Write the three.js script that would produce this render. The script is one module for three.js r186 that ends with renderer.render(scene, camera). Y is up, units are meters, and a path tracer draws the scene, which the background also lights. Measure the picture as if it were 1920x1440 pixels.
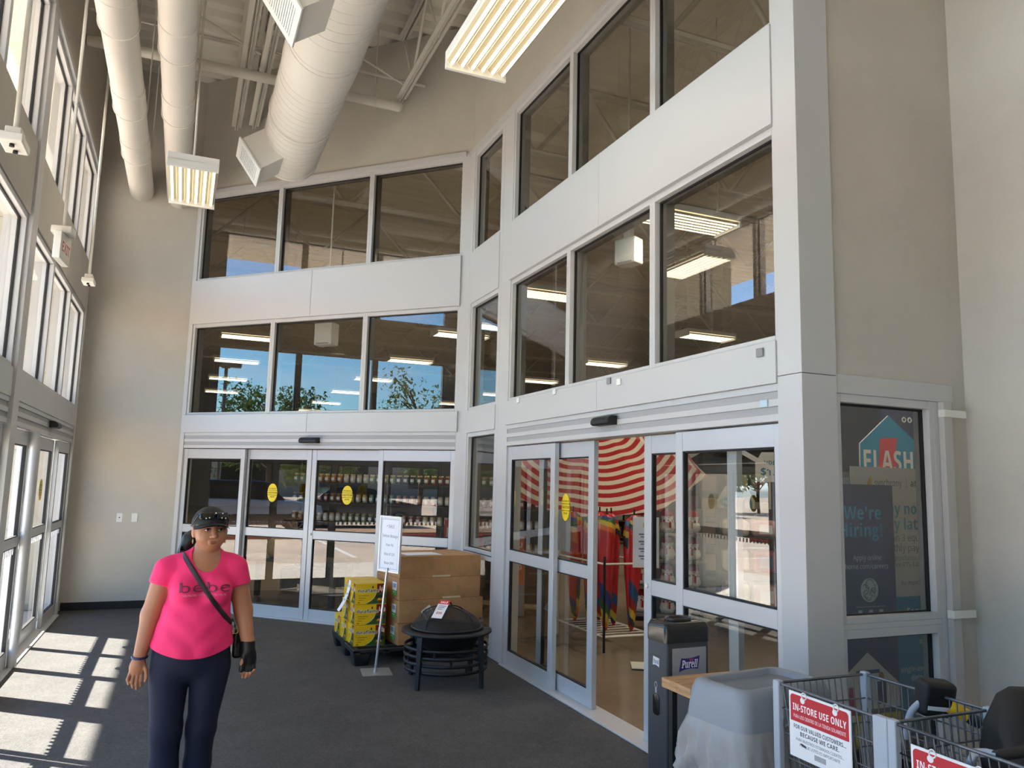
import * as THREE from 'three';
import { mergeGeometries } from 'three/addons/utils/BufferGeometryUtils.js';
import { RoundedBoxGeometry } from 'three/addons/geometries/RoundedBoxGeometry.js';
import { RectAreaLightUniformsLib } from 'three/addons/lights/RectAreaLightUniformsLib.js';
import { MarchingCubes } from 'three/addons/objects/MarchingCubes.js';
import { Sky } from 'three/addons/objects/Sky.js';

// ------------------------------------------------------------------ camera, sky, sun, exposure
const scene = new THREE.Scene();
const camera = new THREE.PerspectiveCamera(52.83, 4 / 3, 0.05, 400);
camera.position.set(0, 1.75, 0);
camera.rotation.order = 'YXZ';
camera.rotation.set(0.12849, -0.39907, 0.0248);
const renderer = new THREE.WebGLRenderer();
renderer.toneMapping = THREE.LinearToneMapping;
renderer.toneMappingExposure = 0.98;
renderer.shadowMap.enabled = true;
RectAreaLightUniformsLib.init();
const sunDir = new THREE.Vector3(-0.67, 1, -0.516).normalize();
const sky = new Sky();
sky.scale.setScalar(1000);
sky.material.uniforms.turbidity.value = 2.5;
sky.material.uniforms.rayleigh.value = 1.6;
sky.material.uniforms.mieCoefficient.value = 0.004;
sky.material.uniforms.mieDirectionalG.value = 0.75;
sky.material.uniforms.sunPosition.value.copy(sunDir);
scene.add(sky);
scene.backgroundIntensity = 0.62;
const sun = new THREE.DirectionalLight(new THREE.Color(1, 0.93, 0.82), 40);
sun.position.copy(sunDir).multiplyScalar(60);
sun.castShadow = true;
sun.shadow.camera.left = -30; sun.shadow.camera.right = 30; sun.shadow.camera.top = 30; sun.shadow.camera.bottom = -30; sun.shadow.camera.far = 160;
sun.shadow.mapSize.set(4096, 4096);
scene.add(sun, sun.target);

// ------------------------------------------------------------------ helpers
let seed = 12345;
const rnd = () => { seed = (seed * 1664525 + 1013904223) >>> 0; return seed / 4294967296; };
const rr = (a, b) => a + (b - a) * rnd();
const taken = {};
function numbered(n) { const k = taken[n] ?? 0; taken[n] = k + 1; return k ? n + '_' + String(k).padStart(3, '0') : n; }
function prep(g) {
  let o = g.index ? g.toNonIndexed() : g;
  if (o === g) o = g.clone();
  for (const k of Object.keys(o.attributes)) if (!['position', 'normal', 'uv'].includes(k)) o.deleteAttribute(k);
  if (!o.attributes.uv) o.setAttribute('uv', new THREE.BufferAttribute(new Float32Array(o.attributes.position.count * 2), 2));
  if (!o.attributes.normal) o.computeVertexNormals();
  o.groups = []; o.morphAttributes = {};
  return o;
}
function merge(list) { const a = list.flat(9).map(prep); return a.length === 1 ? a[0] : mergeGeometries(a); }
function P(name, geos, m, parent) {
  const mesh = new THREE.Mesh(Array.isArray(geos) ? merge(geos) : geos, m);
  mesh.name = name; mesh.castShadow = mesh.receiveShadow = true;
  if (parent) parent.add(mesh);
  return mesh;
}
function tag(o, label, category, group, kind) {
  o.userData.label = label; o.userData.category = category;
  if (group) o.userData.group = group;
  if (kind) o.userData.kind = kind;
  return o;
}
function thing(name, label, category, pos = [0, 0, 0], turn = 0, group, kind) {
  const o = new THREE.Group(); o.name = numbered(name); o.position.set(...pos); o.rotation.y = turn;
  scene.add(o); return tag(o, label, category, group, kind);
}
function solo(name, label, category, geos, m, pos = [0, 0, 0], turn = 0, group, kind) {
  const o = P(numbered(name), geos, m); o.position.set(...pos); o.rotation.y = turn;
  scene.add(o); return tag(o, label, category, group, kind);
}
const struct = (name, label, category, geos, m, pos, turn) => solo(name, label, category, geos, m, pos, turn, undefined, 'structure');
// boxes from extents, uv in metres
function boxUV(g) {
  const p = g.attributes.position, n = g.attributes.normal, uv = new Float32Array(p.count * 2);
  for (let i = 0; i < p.count; i++) {
    const ax = Math.abs(n.getX(i)), ay = Math.abs(n.getY(i)), az = Math.abs(n.getZ(i));
    if (ay >= ax && ay >= az) { uv[2 * i] = p.getX(i); uv[2 * i + 1] = p.getZ(i); }
    else if (ax >= az) { uv[2 * i] = p.getZ(i); uv[2 * i + 1] = p.getY(i); }
    else { uv[2 * i] = p.getX(i); uv[2 * i + 1] = p.getY(i); }
  }
  g.setAttribute('uv', new THREE.BufferAttribute(uv, 2));
  return g;
}
function B(x0, x1, y0, y1, z0, z1, r = 0) {
  const w = x1 - x0, h = y1 - y0, d = z1 - z0;
  const g = r ? new RoundedBoxGeometry(w, h, d, 1, Math.min(r, w / 2.05, h / 2.05, d / 2.05)) : new THREE.BoxGeometry(w, h, d);
  g.translate((x0 + x1) / 2, (y0 + y1) / 2, (z0 + z1) / 2);
  return boxUV(prep(g));
}
function R2(x0, x1, y0, y1, z0, z1, r, seg = 3) { // rounder box
  const w = x1 - x0, h = y1 - y0, d = z1 - z0;
  const g = new RoundedBoxGeometry(w, h, d, seg, r); g.translate((x0 + x1) / 2, (y0 + y1) / 2, (z0 + z1) / 2);
  return boxUV(prep(g));
}
const V = (x, y, z) => new THREE.Vector3(x, y, z);
function rod(a, b, r, seg = 8, r2 = r) {
  const A = V(...a), Bq = V(...b), d = Bq.clone().sub(A), L = d.length();
  const g = new THREE.CylinderGeometry(r2, r, L, seg); g.translate(0, L / 2, 0);
  g.applyQuaternion(new THREE.Quaternion().setFromUnitVectors(V(0, 1, 0), d.normalize()));
  return g.translate(A.x, A.y, A.z);
}
function bar(a, b, w, h) { // rectangular bar from a to b
  const A = V(...a), Bq = V(...b), d = Bq.clone().sub(A), L = d.length();
  const g = new THREE.BoxGeometry(w, h, L); const m = new THREE.Matrix4().lookAt(Bq, A, Math.abs(d.y) / L > 0.99 ? V(1, 0, 0) : V(0, 1, 0));
  g.applyMatrix4(m); g.translate((A.x + Bq.x) / 2, (A.y + Bq.y) / 2, (A.z + Bq.z) / 2);
  return g;
}
function tube(pts, r, seg = 24, rad = 8, closed = false) { return new THREE.TubeGeometry(new THREE.CatmullRomCurve3(pts.map((p) => V(...p)), closed), seg, r, rad, closed); }
function lathe(pts, seg = 32) { return new THREE.LatheGeometry(pts.map((p) => new THREE.Vector2(...p)), seg); }
function quad(w, h, x = 0, y = 0, z = 0) { const g = new THREE.PlaneGeometry(w, h); g.translate(x, y, z); return g; }
function tf(g, fn) { const p = g.attributes.position; const v = V(0, 0, 0); for (let i = 0; i < p.count; i++) { v.fromBufferAttribute(p, i); fn(v); p.setXYZ(i, v.x, v.y, v.z); } g.computeVertexNormals(); return g; }
// value noise
function hash2(x, y) { let h = (x * 374761393 + y * 668265263) | 0; h = Math.imul(h ^ (h >>> 13), 1274126177); return ((h ^ (h >>> 16)) >>> 0) / 4294967296; }
function vnoise(x, y, per) { // periodic in per
  const xi = Math.floor(x), yi = Math.floor(y), fx = x - xi, fy = y - yi, w = (i) => ((i % per) + per) % per;
  const sx = fx * fx * (3 - 2 * fx), sy = fy * fy * (3 - 2 * fy);
  const a = hash2(w(xi), w(yi)), b = hash2(w(xi + 1), w(yi)), c = hash2(w(xi), w(yi + 1)), d = hash2(w(xi + 1), w(yi + 1));
  return (a + (b - a) * sx) * (1 - sy) + (c + (d - c) * sx) * sy;
}
function dataTex(n, fn, srgb, rep = 1) { // fn(u,v) -> grey or [r,g,b] in 0..1
  const a = new Uint8Array(n * n * 4);
  for (let j = 0; j < n; j++) for (let i = 0; i < n; i++) {
    const c = fn(i / n, j / n), k = (j * n + i) * 4, t = Array.isArray(c) ? c : [c, c, c];
    for (let q = 0; q < 3; q++) a[k + q] = Math.max(0, Math.min(255, t[q] * 255));
    a[k + 3] = 255;
  }
  const t = new THREE.DataTexture(a, n, n); t.wrapS = t.wrapT = THREE.RepeatWrapping; t.magFilter = THREE.LinearFilter; t.minFilter = THREE.LinearMipmapLinearFilter; t.generateMipmaps = true;
  if (srgb) t.colorSpace = THREE.SRGBColorSpace;
  t.repeat.set(rep, rep); t.needsUpdate = true; return t;
}
function canvasTex(w, h, draw) {
  const c = document.createElement('canvas'); c.width = w; c.height = h; const x = c.getContext('2d'); draw(x, w, h);
  const t = new THREE.CanvasTexture(c); t.colorSpace = THREE.SRGBColorSpace; return t;
}
function std(color, roughness = 0.6, o = {}) { return new THREE.MeshStandardMaterial({ color, roughness, ...o }); }
const printMat = (tex, rough = 0.55) => new THREE.MeshStandardMaterial({ map: tex, roughness: rough });

// ------------------------------------------------------------------ materials
const fine = dataTex(256, (u, v) => 0.5 + 0.3 * (vnoise(u * 64, v * 64, 64) - 0.5) + 0.4 * (vnoise(u * 128, v * 128, 128) - 0.5), false, 1.6);
const mottled = (r, g, b, amt, f = 6, rep = 0.5) => dataTex(256, (u, v) => { const k = 1 + amt * ((vnoise(u * f, v * f, f) - 0.5) + 0.5 * (vnoise(u * f * 4, v * f * 4, f * 4) - 0.5) + 0.35 * (vnoise(u * 90, v * 90, 90) - 0.5)); return [r * k, g * k, b * k]; }, true, rep);
const M = {
  paint: new THREE.MeshStandardMaterial({ map: mottled(0.765, 0.745, 0.705, 0.03), roughness: 0.85, bumpMap: fine, bumpScale: 0.0008 }),
  paintWhite: new THREE.MeshStandardMaterial({ map: mottled(0.80, 0.78, 0.74, 0.025), roughness: 0.85, bumpMap: fine, bumpScale: 0.0008 }),
  frame: std('#c2c2c2', 0.42), frameSide: std('#bcbab6', 0.45), alu: std('#c3c5c8', 0.38, { metalness: 0.25 }),
  bronze: std('#5d5a52', 0.55), gasket: std('#17171a', 0.7), groove: std('#a3a3a4', 0.55),
  glass: new THREE.MeshPhysicalMaterial({ color: new THREE.Color(0.80, 0.82, 0.80), roughness: 0, transmission: 1, thickness: 0, ior: 1.95 }),
  glassOut: new THREE.MeshPhysicalMaterial({ color: new THREE.Color(0.93, 0.95, 0.94), roughness: 0, transmission: 1, thickness: 0, ior: 1.5 }),
  deck: std('#e6e0d4', 0.6), steel: std('#e4dfd5', 0.55), duct: std('#dedad2', 0.5), white: std('#e9e8e4', 0.5), plasticWhite: std('#e6e3da', 0.45),
  black: std('#141416', 0.55), blackGloss: std('#101012', 0.25), darkGrey: std('#3a3d42', 0.5),
};
const carpetTex = dataTex(1024, (u, v) => {
  const rib = Math.sin((u + v) * Math.PI * 2 * 120) * Math.sin((u - v) * Math.PI * 2 * 120);
  const n = vnoise(u * 256, v * 256, 256) - 0.5, c = vnoise(u * 9, v * 9, 9) - 0.5, e = vnoise(u * 40, v * 40, 40) - 0.5;
  const k = 0.285 * (1 + 0.10 * rib + 0.30 * n + 0.09 * c + 0.08 * e);
  return [k * 1.02, k * 1.0, k * 0.99];
}, true, 0.5);
const carpetBump = dataTex(512, (u, v) => 0.5 + 0.28 * Math.sin((u + v) * Math.PI * 2 * 60) * Math.sin((u - v) * Math.PI * 2 * 60) + 0.3 * (vnoise(u * 256, v * 256, 256) - 0.5), false, 1);
M.carpet = new THREE.MeshStandardMaterial({ map: carpetTex, roughness: 0.95, bumpMap: carpetBump, bumpScale: 0.004 });
M.storeFloor = new THREE.MeshStandardMaterial({ map: mottled(0.52, 0.46, 0.38, 0.12, 5, 0.25), roughness: 0.22 });
M.concrete = new THREE.MeshStandardMaterial({ map: mottled(0.78, 0.755, 0.72, 0.07, 5, 0.2), roughness: 0.9 });
M.asphalt = new THREE.MeshStandardMaterial({ map: mottled(0.73, 0.665, 0.61, 0.10, 7, 0.12), roughness: 0.95 });
M.stucco = new THREE.MeshStandardMaterial({ map: mottled(0.69, 0.665, 0.605, 0.05, 8, 0.6), roughness: 0.95, bumpMap: fine, bumpScale: 0.002 });
M.soffit = std('#d8d0c2', 0.85);
M.lampTube = new THREE.MeshStandardMaterial({ color: '#fff6df', emissive: new THREE.Color(1, 0.86, 0.62), emissiveIntensity: 3.2, roughness: 0.5 });
M.reflector = std('#cfc2a0', 0.4);
M.storeWall = std('#8c8880', 0.85); M.darkWall = std('#33363c', 0.85);

// ------------------------------------------------------------------ levels and plan (metres)
const LV = { top: 2.12, hb: 2.13, ht: 2.34, s: 2.58, h1: 3.85, b1: 4.47, h2: 5.72, deck: 7.45 };
const XL = -1.32, XS = 3.03, ZE = -11.6, ZB = 2.5, XR = 4.28, ZP = -3.145, XEL = -0.03, ZC = -8.55; // XEL: left end of the angled facade, ZC: its meeting with the side facade
const FS = { at: (u, y = 0, n = 0) => [XS - n, y, u], turn: -Math.PI / 2 };
const FL = { at: (u, y = 0, n = 0) => [XL + n, y, -u], turn: Math.PI / 2 };
const q = Math.SQRT1_2;
const FE = { at: (u, y = 0, n = 0) => [XEL + q * u - q * n, y, ZE + 0.0 + q * u + q * n - 0.0], turn: -Math.PI / 4 };
const LE = (XS - XEL) / q; // length of the angled facade
const FA = { at: (u, y = 0, n = 0) => [u, y, ZP - 0.03 + n], turn: 0 };

// floors
struct('floor', 'dark grey ribbed entrance carpet of the vestibule', 'carpet', (() => {
  const s = new THREE.Shape([[XL - 0.1, -ZB], [XR + 0.1, -ZB], [XR + 0.1, 3.145], [XS, 3.145], [XS, -ZC], [XEL, -ZE], [XL - 0.1, -ZE]].map((p) => new THREE.Vector2(...p)));
  const g = new THREE.ExtrudeGeometry(s, { depth: 0.12, bevelEnabled: false }); g.rotateX(-Math.PI / 2); g.translate(0, -0.12, 0);
  return boxUV(prep(g));
})(), M.carpet);
struct('floor_store', 'polished tan concrete floor of the shop behind the doors', 'floor', [B(XL - 0.1, 32, -0.16, -0.012, -50, ZP - 0.005)], M.storeFloor);
// ceilings: corrugated deck with ribs along x
function deck(x0, x1, z0, z1, y, pitch = 0.3, h = 0.075) {
  const s = new THREE.Shape(); const pts = [[-z0, y + 0.16]];
  for (let z = z0; z < z1 - 0.01; z += pitch) { const e = Math.min(z + pitch, z1), w = e - z; pts.push([-z, y], [-(z + w * 0.40), y], [-(z + w * 0.55), y + h], [-(z + w * 0.85), y + h]); }
  pts.push([-z1, y], [-z1, y + 0.16]);
  s.setFromPoints(pts.map((p) => new THREE.Vector2(...p)));
  const g = new THREE.ExtrudeGeometry(s, { depth: x1 - x0, bevelEnabled: false });
  g.rotateY(Math.PI / 2); g.translate(x0, 0, 0);
  return boxUV(prep(g));
}
struct('ceiling', 'cream corrugated metal roof deck over the vestibule', 'ceiling', [deck(XL - 0.15, XR + 0.2, ZE - 0.1, ZB + 0.1, LV.deck)], M.deck);
struct('ceiling_store', 'corrugated metal roof deck over the shop', 'ceiling', [deck(XL - 0.15, 32, -50, ZE - 0.1, LV.deck, 0.3, 0.045), B(XR + 0.2, 32, LV.deck, LV.deck + 0.16, ZE - 0.1, ZP)], M.deck);

// solid walls
struct('wall_end', 'pale grey painted wall between the window wall and angled facade', 'wall', [B(XL, XEL + 0.02, 0, LV.deck, ZE - 0.15, ZE)], M.paint);
struct('wall_end_upper', 'grey bulkhead above the angled glass facade', 'wall', [B(0, LE, LV.h2 + 0.06, LV.deck, -0.15, 0.02)], M.paint, FE.at(0), FE.turn);
struct('wall_side_upper', 'grey bulkhead above the windows over the open doors', 'wall', [B(XS - 0.02, XS + 0.15, LV.h2 + 0.06, LV.deck, ZC, ZP)], M.paint);
struct('wall_alcove', 'grey painted wall around the tall poster window', 'wall', [B(XS + 0.2, XR, 2.39, LV.deck, ZP - 0.18, ZP - 0.03), B(4.15, XR, 0, 2.39, ZP - 0.115, ZP - 0.03), B(XS + 0.2, 3.26, 0, 2.39, ZP - 0.18, ZP - 0.03), B(3.26, 4.15, 0, 0.06, ZP - 0.18, ZP - 0.03)], M.paint);
struct('wall_right', 'off-white painted wall at the right edge', 'wall', [B(XR, XR + 0.15, 0, LV.deck, ZP - 0.18, ZB)], M.paintWhite);
struct('wall_back', 'painted wall behind the camera', 'wall', [B(XL - 0.15, XR + 0.15, 0, LV.deck, ZB, ZB + 0.15)], M.paint);
struct('wall_left_upper', 'grey bulkhead above the window wall', 'wall', [B(XL - 0.15, XL + 0.02, LV.h2 + 0.06, LV.deck, ZE, ZB)], M.paint);
struct('wall_store_near', 'shop wall beside the vestibule', 'wall', [B(XR + 0.15, 32, -0.15, LV.deck, ZP - 0.18, ZP)], M.storeWall);
struct('wall_store_far', 'far wall of the shop', 'wall', [B(XL, 32, -0.15, LV.deck, -50.2, -50)], M.storeWall);
struct('wall_store_right', 'right wall of the shop', 'wall', [B(32, 32.2, -0.15, LV.deck, -50, ZP)], M.storeWall);
struct('wall_store_left', 'left wall of the shop', 'wall', [B(XL - 0.15, XL, -0.15, LV.deck, -50, ZE - 0.15)], M.storeWall);
struct('baseboard_end', 'black rubber baseboard under the grey end wall', 'baseboard', [B(XL + 0.02, XEL - 0.04, 0, 0.1, ZE, ZE + 0.012, 0.004)], M.black);
struct('baseboard_right', 'black rubber baseboard of the right wall', 'baseboard', [B(XR - 0.012, XR, 0, 0.1, ZP - 0.02, ZB, 0.004)], M.black);

// ------------------------------------------------------------------ facade kit
let nWin = 0, nDoor = 0, nTrim = 0;
function win(F, u0, u1, y0, y1, label, o = {}) {
  const { fw = 0.035, glass = M.glass, top = fw + 0.012, back = M.bronze, bd = 0.15 } = o;
  const w = u1 - u0, g = thing('window_' + ++nWin, label, 'window', F.at(u0, y0), F.turn, undefined, 'structure'), h = y1 - y0;
  const fr = P('frame', [B(0, fw, 0, h, -0.05, 0.012, 0.003), B(w - fw, w, 0, h, -0.05, 0.012, 0.003), B(fw, w - fw, 0, fw, -0.05, 0.012, 0.003), B(fw, w - fw, h - top, h, -0.05, 0.012, 0.003)], M.frame, g);
  const s = 0.012, a = fw, b = w - fw, c = fw, d = h - top;
  P('gasket', [B(a, a + s, c, d, -0.045, -0.03), B(b - s, b, c, d, -0.045, -0.03), B(a, b, c, c + s * 0.6, -0.045, -0.03), B(a, b, d - s, d, -0.045, -0.03)], M.gasket, g);
  P('rear_frame', [B(0, fw + 0.012, 0, h, -bd, -0.052), B(w - fw - 0.012, w, 0, h, -bd, -0.052), B(fw, w - fw, 0, fw, -bd, -0.052), B(fw, w - fw, h - top, h, -bd, -0.052)], back, g);
  P('pane', [quad(b - a, d - c, (a + b) / 2, (c + d) / 2, -0.04)], glass, g);
  return g;
}
function trim(F, u0, u1, y0, y1, label, o = {}) {
  const { n0 = -0.15, n1 = 0.035, m = M.frame, joints = [] } = o;
  const cuts = [u0, ...joints, u1], geos = [];
  for (let i = 0; i < cuts.length - 1; i++) geos.push(B(cuts[i] - u0 + (i ? 0.0015 : 0), cuts[i + 1] - u0 - (i < cuts.length - 2 ? 0.0015 : 0), 0, y1 - y0, n0, n1, 0.003));
  const t = thing('trim_' + ++nTrim, label, 'trim', F.at(u0, y0), F.turn, undefined, 'structure');
  geos.forEach((g) => P('panel', g, m, t));
  return t;
}
const cautionTex = canvasTex(256, 384, (x, w, h) => {
  x.fillStyle = '#f2d413'; x.fillRect(0, 0, w, h); x.fillStyle = '#1d1a10'; x.textAlign = 'center';
  x.fillRect(0, 140, w, 8); x.fillRect(0, 236, w, 8);
  x.font = 'bold 34px sans-serif'; x.fillText('AUTOMATIC', w / 2, 118); x.font = 'bold 54px sans-serif'; x.fillText('CAUTION', w / 2, 211); x.font = 'bold 40px sans-serif'; x.fillText('DOOR', w / 2, 292);
});
M.caution = printMat(cautionTex, 0.4);
const cautionGeo = (() => { const g = new THREE.CircleGeometry(0.5, 36); g.scale(0.155, 0.235, 1); return g; })();
function doorLeaf(F, u0, u1, n, label, o = {}) {
  const { glass = M.glass, midY0 = 1.0, midY1 = 1.105, sticker, sw = 0.07, dash, top = LV.top, lock } = o;
  const w = u1 - u0, g = thing('door_' + ++nDoor, label, 'door', F.at(u0, 0, n), F.turn, undefined, 'structure'), d = 0.045, r = 0.004;
  P('stile', B(0, sw, 0.012, top, -d, 0, r), M.alu, g); P('stile', B(w - sw, w, 0.012, top, -d, 0, r), M.alu, g);
  P('rail', B(sw, w - sw, 1.99, top, -d, -0.002, r), M.alu, g); P('rail', B(sw, w - sw, midY0, midY1, -d, -0.002, r), M.alu, g); P('rail', B(sw, w - sw, 0.012, 0.145, -d, -0.002, r), M.alu, g);
  for (const [a, b] of [[0.145, midY0], [midY1, 1.99]]) {
    P('pane', quad(w - 2 * sw, b - a, w / 2, (a + b) / 2, -0.022), glass, g);
    const s = 0.01; P('gasket', [B(sw, sw + s, a, b, -0.04, -0.008), B(w - sw - s, w - sw, a, b, -0.04, -0.008), B(sw, w - sw, a, a + s, -0.04, -0.008), B(sw, w - sw, b - s, b, -0.04, -0.008)], M.gasket, g);
  }
  if (sticker) { const s = P('sticker', cautionGeo, M.caution, g); s.position.set(sticker, 1.56, -0.018); s.userData.label = 'yellow oval caution sticker'; const s2 = P('sticker', cautionGeo, M.caution, g); s2.position.set(sticker, 1.56, -0.026); s2.rotation.y = Math.PI; }
  if (dash) { const gs = []; for (let x = sw + 0.03; x < w - sw - 0.05; x += 0.075) gs.push(quad(0.037, 0.055, x + 0.02, midY0 - 0.045, -0.02)); P('marker_strip', gs, M.white, g); }
  if (lock) P('lock', rod([lock, 1.06, -0.05], [lock, 1.06, 0.012], 0.016, 14), M.steel, g);
  return g;
}
function header(F, u0, u1, label) {
  const g = thing('trim_' + ++nTrim, label, 'door header', F.at(u0, LV.hb), F.turn, undefined, 'structure'), w = u1 - u0, H = LV.ht - LV.hb, k = H / 5;
  P('case', B(0, w, 0, H, -0.17, 0.0), M.frame, g);
  for (const i of [0, 2, 4]) P('rib', B(0, w, i * k, (i + 1) * k, 0, 0.022, 0.004), M.frame, g);
  for (const i of [1, 3]) P('stripe', B(0, w, i * k, (i + 1) * k, 0, 0.01), M.groove, g);
  return g;
}
function sensor(F, u, y, n, label) {
  const g = thing('door_motion_sensor', label, 'sensor', F.at(u, y, n), F.turn);
  const s = new THREE.Shape(); s.moveTo(-0.03, 0.03); s.lineTo(0.005, 0.03); s.quadraticCurveTo(0.05, 0.02, 0.045, -0.02); s.lineTo(0.03, -0.03); s.lineTo(-0.03, -0.03);
  const e = new THREE.ExtrudeGeometry(s, { depth: 0.26, bevelEnabled: true, bevelSize: 0.005, bevelThickness: 0.005, bevelSegments: 1 }); e.rotateY(-Math.PI / 2); e.translate(0.13, 0, 0.035);
  P('housing', e, M.black, g); P('lens', B(-0.085, 0.085, -0.022, 0.012, 0.072, 0.084, 0.004), M.blackGloss, g);
  return g;
}

// --- angled facade at the far end
{
  const L = LE, e0 = 0.0, e1 = L - 0.10, m1 = 1.44, m2 = 2.88;
  trim(FE, e0, e0 + 0.07, 0, LV.h2 + 0.06, 'white jamb of the angled facade beside the grey wall', { n1: 0.03 });
  trim(FE, e1 - 0.02, L, 0, LV.h2 + 0.06, 'white corner post of the angled facade', { n1: 0.02 });
  const a = e0 + 0.07, b = e1 - 0.02, cuts = [a, m1, m2, b], pos = ['left', 'middle', 'right'];
  for (let i = 0; i < 3; i++) {
    win(FE, cuts[i], cuts[i + 1], LV.s, LV.h1, pos[i] + ' window directly above the closed far sliding doors');
    win(FE, cuts[i], cuts[i + 1], LV.b1, LV.h2, pos[i] + ' window of the top row above the closed far doors');
  }
  trim(FE, a - 0.04, b, LV.h1, LV.b1, 'wide white band between the two window rows of the angled facade', { joints: [2.05], n1: 0.045 });
  trim(FE, a - 0.05, b + 0.02, LV.ht, LV.s, 'white sill band over the closed far doors', { joints: [2.1], n1: 0.045 });
  trim(FE, a - 0.04, b + 0.03, LV.h2, LV.h2 + 0.06, 'white head trim on top of the angled facade', { n1: 0.05 });
  header(FE, a, b, 'striped white header of the closed far sliding doors');
  const w = (b - a) / 4;
  doorLeaf(FE, a, a + w + 0.01, 0.0, 'fixed glass side panel left of the closed far doors, behind the woman', { sw: 0.065 });
  doorLeaf(FE, a + w - 0.03, a + 2 * w - 0.004, -0.06, 'left sliding leaf of the closed far doors with a caution sticker', { sticker: 0.46 });
  doorLeaf(FE, a + 2 * w + 0.004, a + 3 * w + 0.03, -0.06, 'right sliding leaf of the closed far doors with a caution sticker', { sticker: 0.54, lock: 0.04 });
  doorLeaf(FE, a + 3 * w - 0.01, b, 0.0, 'fixed glass side panel right of the closed far doors, behind the sale sign', { sw: 0.065 });
  sensor(FE, a + 2 * w + 0.03, 2.235, 0.022, 'black motion sensor on the header of the closed far doors');
  trim(FE, a, b, 0, 0.012, 'metal floor threshold of the closed far doors', { n0: -0.14, n1: 0.03, m: M.alu });
}
// --- side facade with the half open doors
{
  trim(FS, ZC, -8.45, 0, LV.h2 + 0.06, 'white corner post of the side facade', { n1: 0.02 });
  trim(FS, -7.57, -7.24, 0, LV.h2 + 0.06, 'wide white post left of the open sliding doors', { joints: [-7.5], n1: 0.02 });
  const pill = thing('pillar', 'white clad square pillar right of the open sliding doors', 'pillar', [XS, 0, ZP], 0, undefined, 'structure');
  for (const [y0, y1] of [[0, 2.375], [2.378, 4.66], [4.663, LV.deck]]) P('cladding', B(-0.035, 0.21, y0, y1, -0.185, 0, 0.003), M.frame, pill);
  win(FS, -8.45, -7.57, 0.05, 0.99, 'lower pane of the narrow sidelight behind the cardboard boxes');
  win(FS, -8.45, -7.57, 1.0, 2.32, 'upper pane of the narrow sidelight between the two door sets');
  win(FS, -8.45, -7.57, LV.s, LV.h1, 'narrow middle-row window in the corner beside the white post');
  win(FS, -8.45, -7.57, LV.b1, LV.h2, 'narrow top-row window in the corner beside the white post');
  trim(FS, -8.45, -7.57, LV.h1, LV.b1, 'white band between the narrow corner windows', { n1: 0.03 });
  trim(FS, -8.45, -7.57, LV.ht - 0.02, LV.s, 'white sill band over the narrow sidelight', { n1: 0.03 });
  trim(FS, -8.45, -7.57, 0, 0.05, 'white base rail under the narrow sidelight', { n1: 0.02 });
  const a = -7.24, b = -3.33, cuts = [a, -5.94, -4.61, b], pos = ['left', 'middle', 'right'];
  for (let i = 0; i < 3; i++) {
    win(FS, cuts[i], cuts[i + 1], LV.s, LV.h1, pos[i] + ' window directly above the half open sliding doors');
    win(FS, cuts[i], cuts[i + 1], LV.b1, LV.h2, pos[i] + ' window of the top row above the half open doors');
  }
  trim(FS, a, b, LV.h1, LV.b1, 'wide white band between the two window rows over the open doors', { joints: [-5.35], n1: 0.045 });
  trim(FS, a, b, LV.ht, LV.s, 'white sill band with tape bits over the open doors', { joints: [-5.35], n1: 0.045 });
  trim(FS, ZC, b, LV.h2, LV.h2 + 0.06, 'white head trim on top of the side facade', { n1: 0.05 });
  header(FS, a, b, 'striped white header of the half open sliding doors');
  doorLeaf(FS, a, -6.17, 0.0, 'fixed glass side panel left of the half open doors', { sw: 0.085 });
  doorLeaf(FS, -6.62, -5.57, -0.06, 'left sliding leaf of the half open doors with a caution sticker', { sticker: 0.52, sw: 0.09 });
  doorLeaf(FS, -4.82, -3.80, -0.06, 'right sliding leaf of the half open doors with a round lock', { sw: 0.09, lock: 0.045 });
  doorLeaf(FS, -4.345, b, 0.0, 'large fixed glass side panel right of the half open doors', { sw: 0.075 });
  sensor(FS, -5.2, 2.25, 0.022, 'black motion sensor on the header of the half open doors');
  trim(FS, a, b, 0, 0.012, 'metal floor threshold of the half open doors', { n0: -0.16, n1: 0.05, m: M.alu });
}
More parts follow.
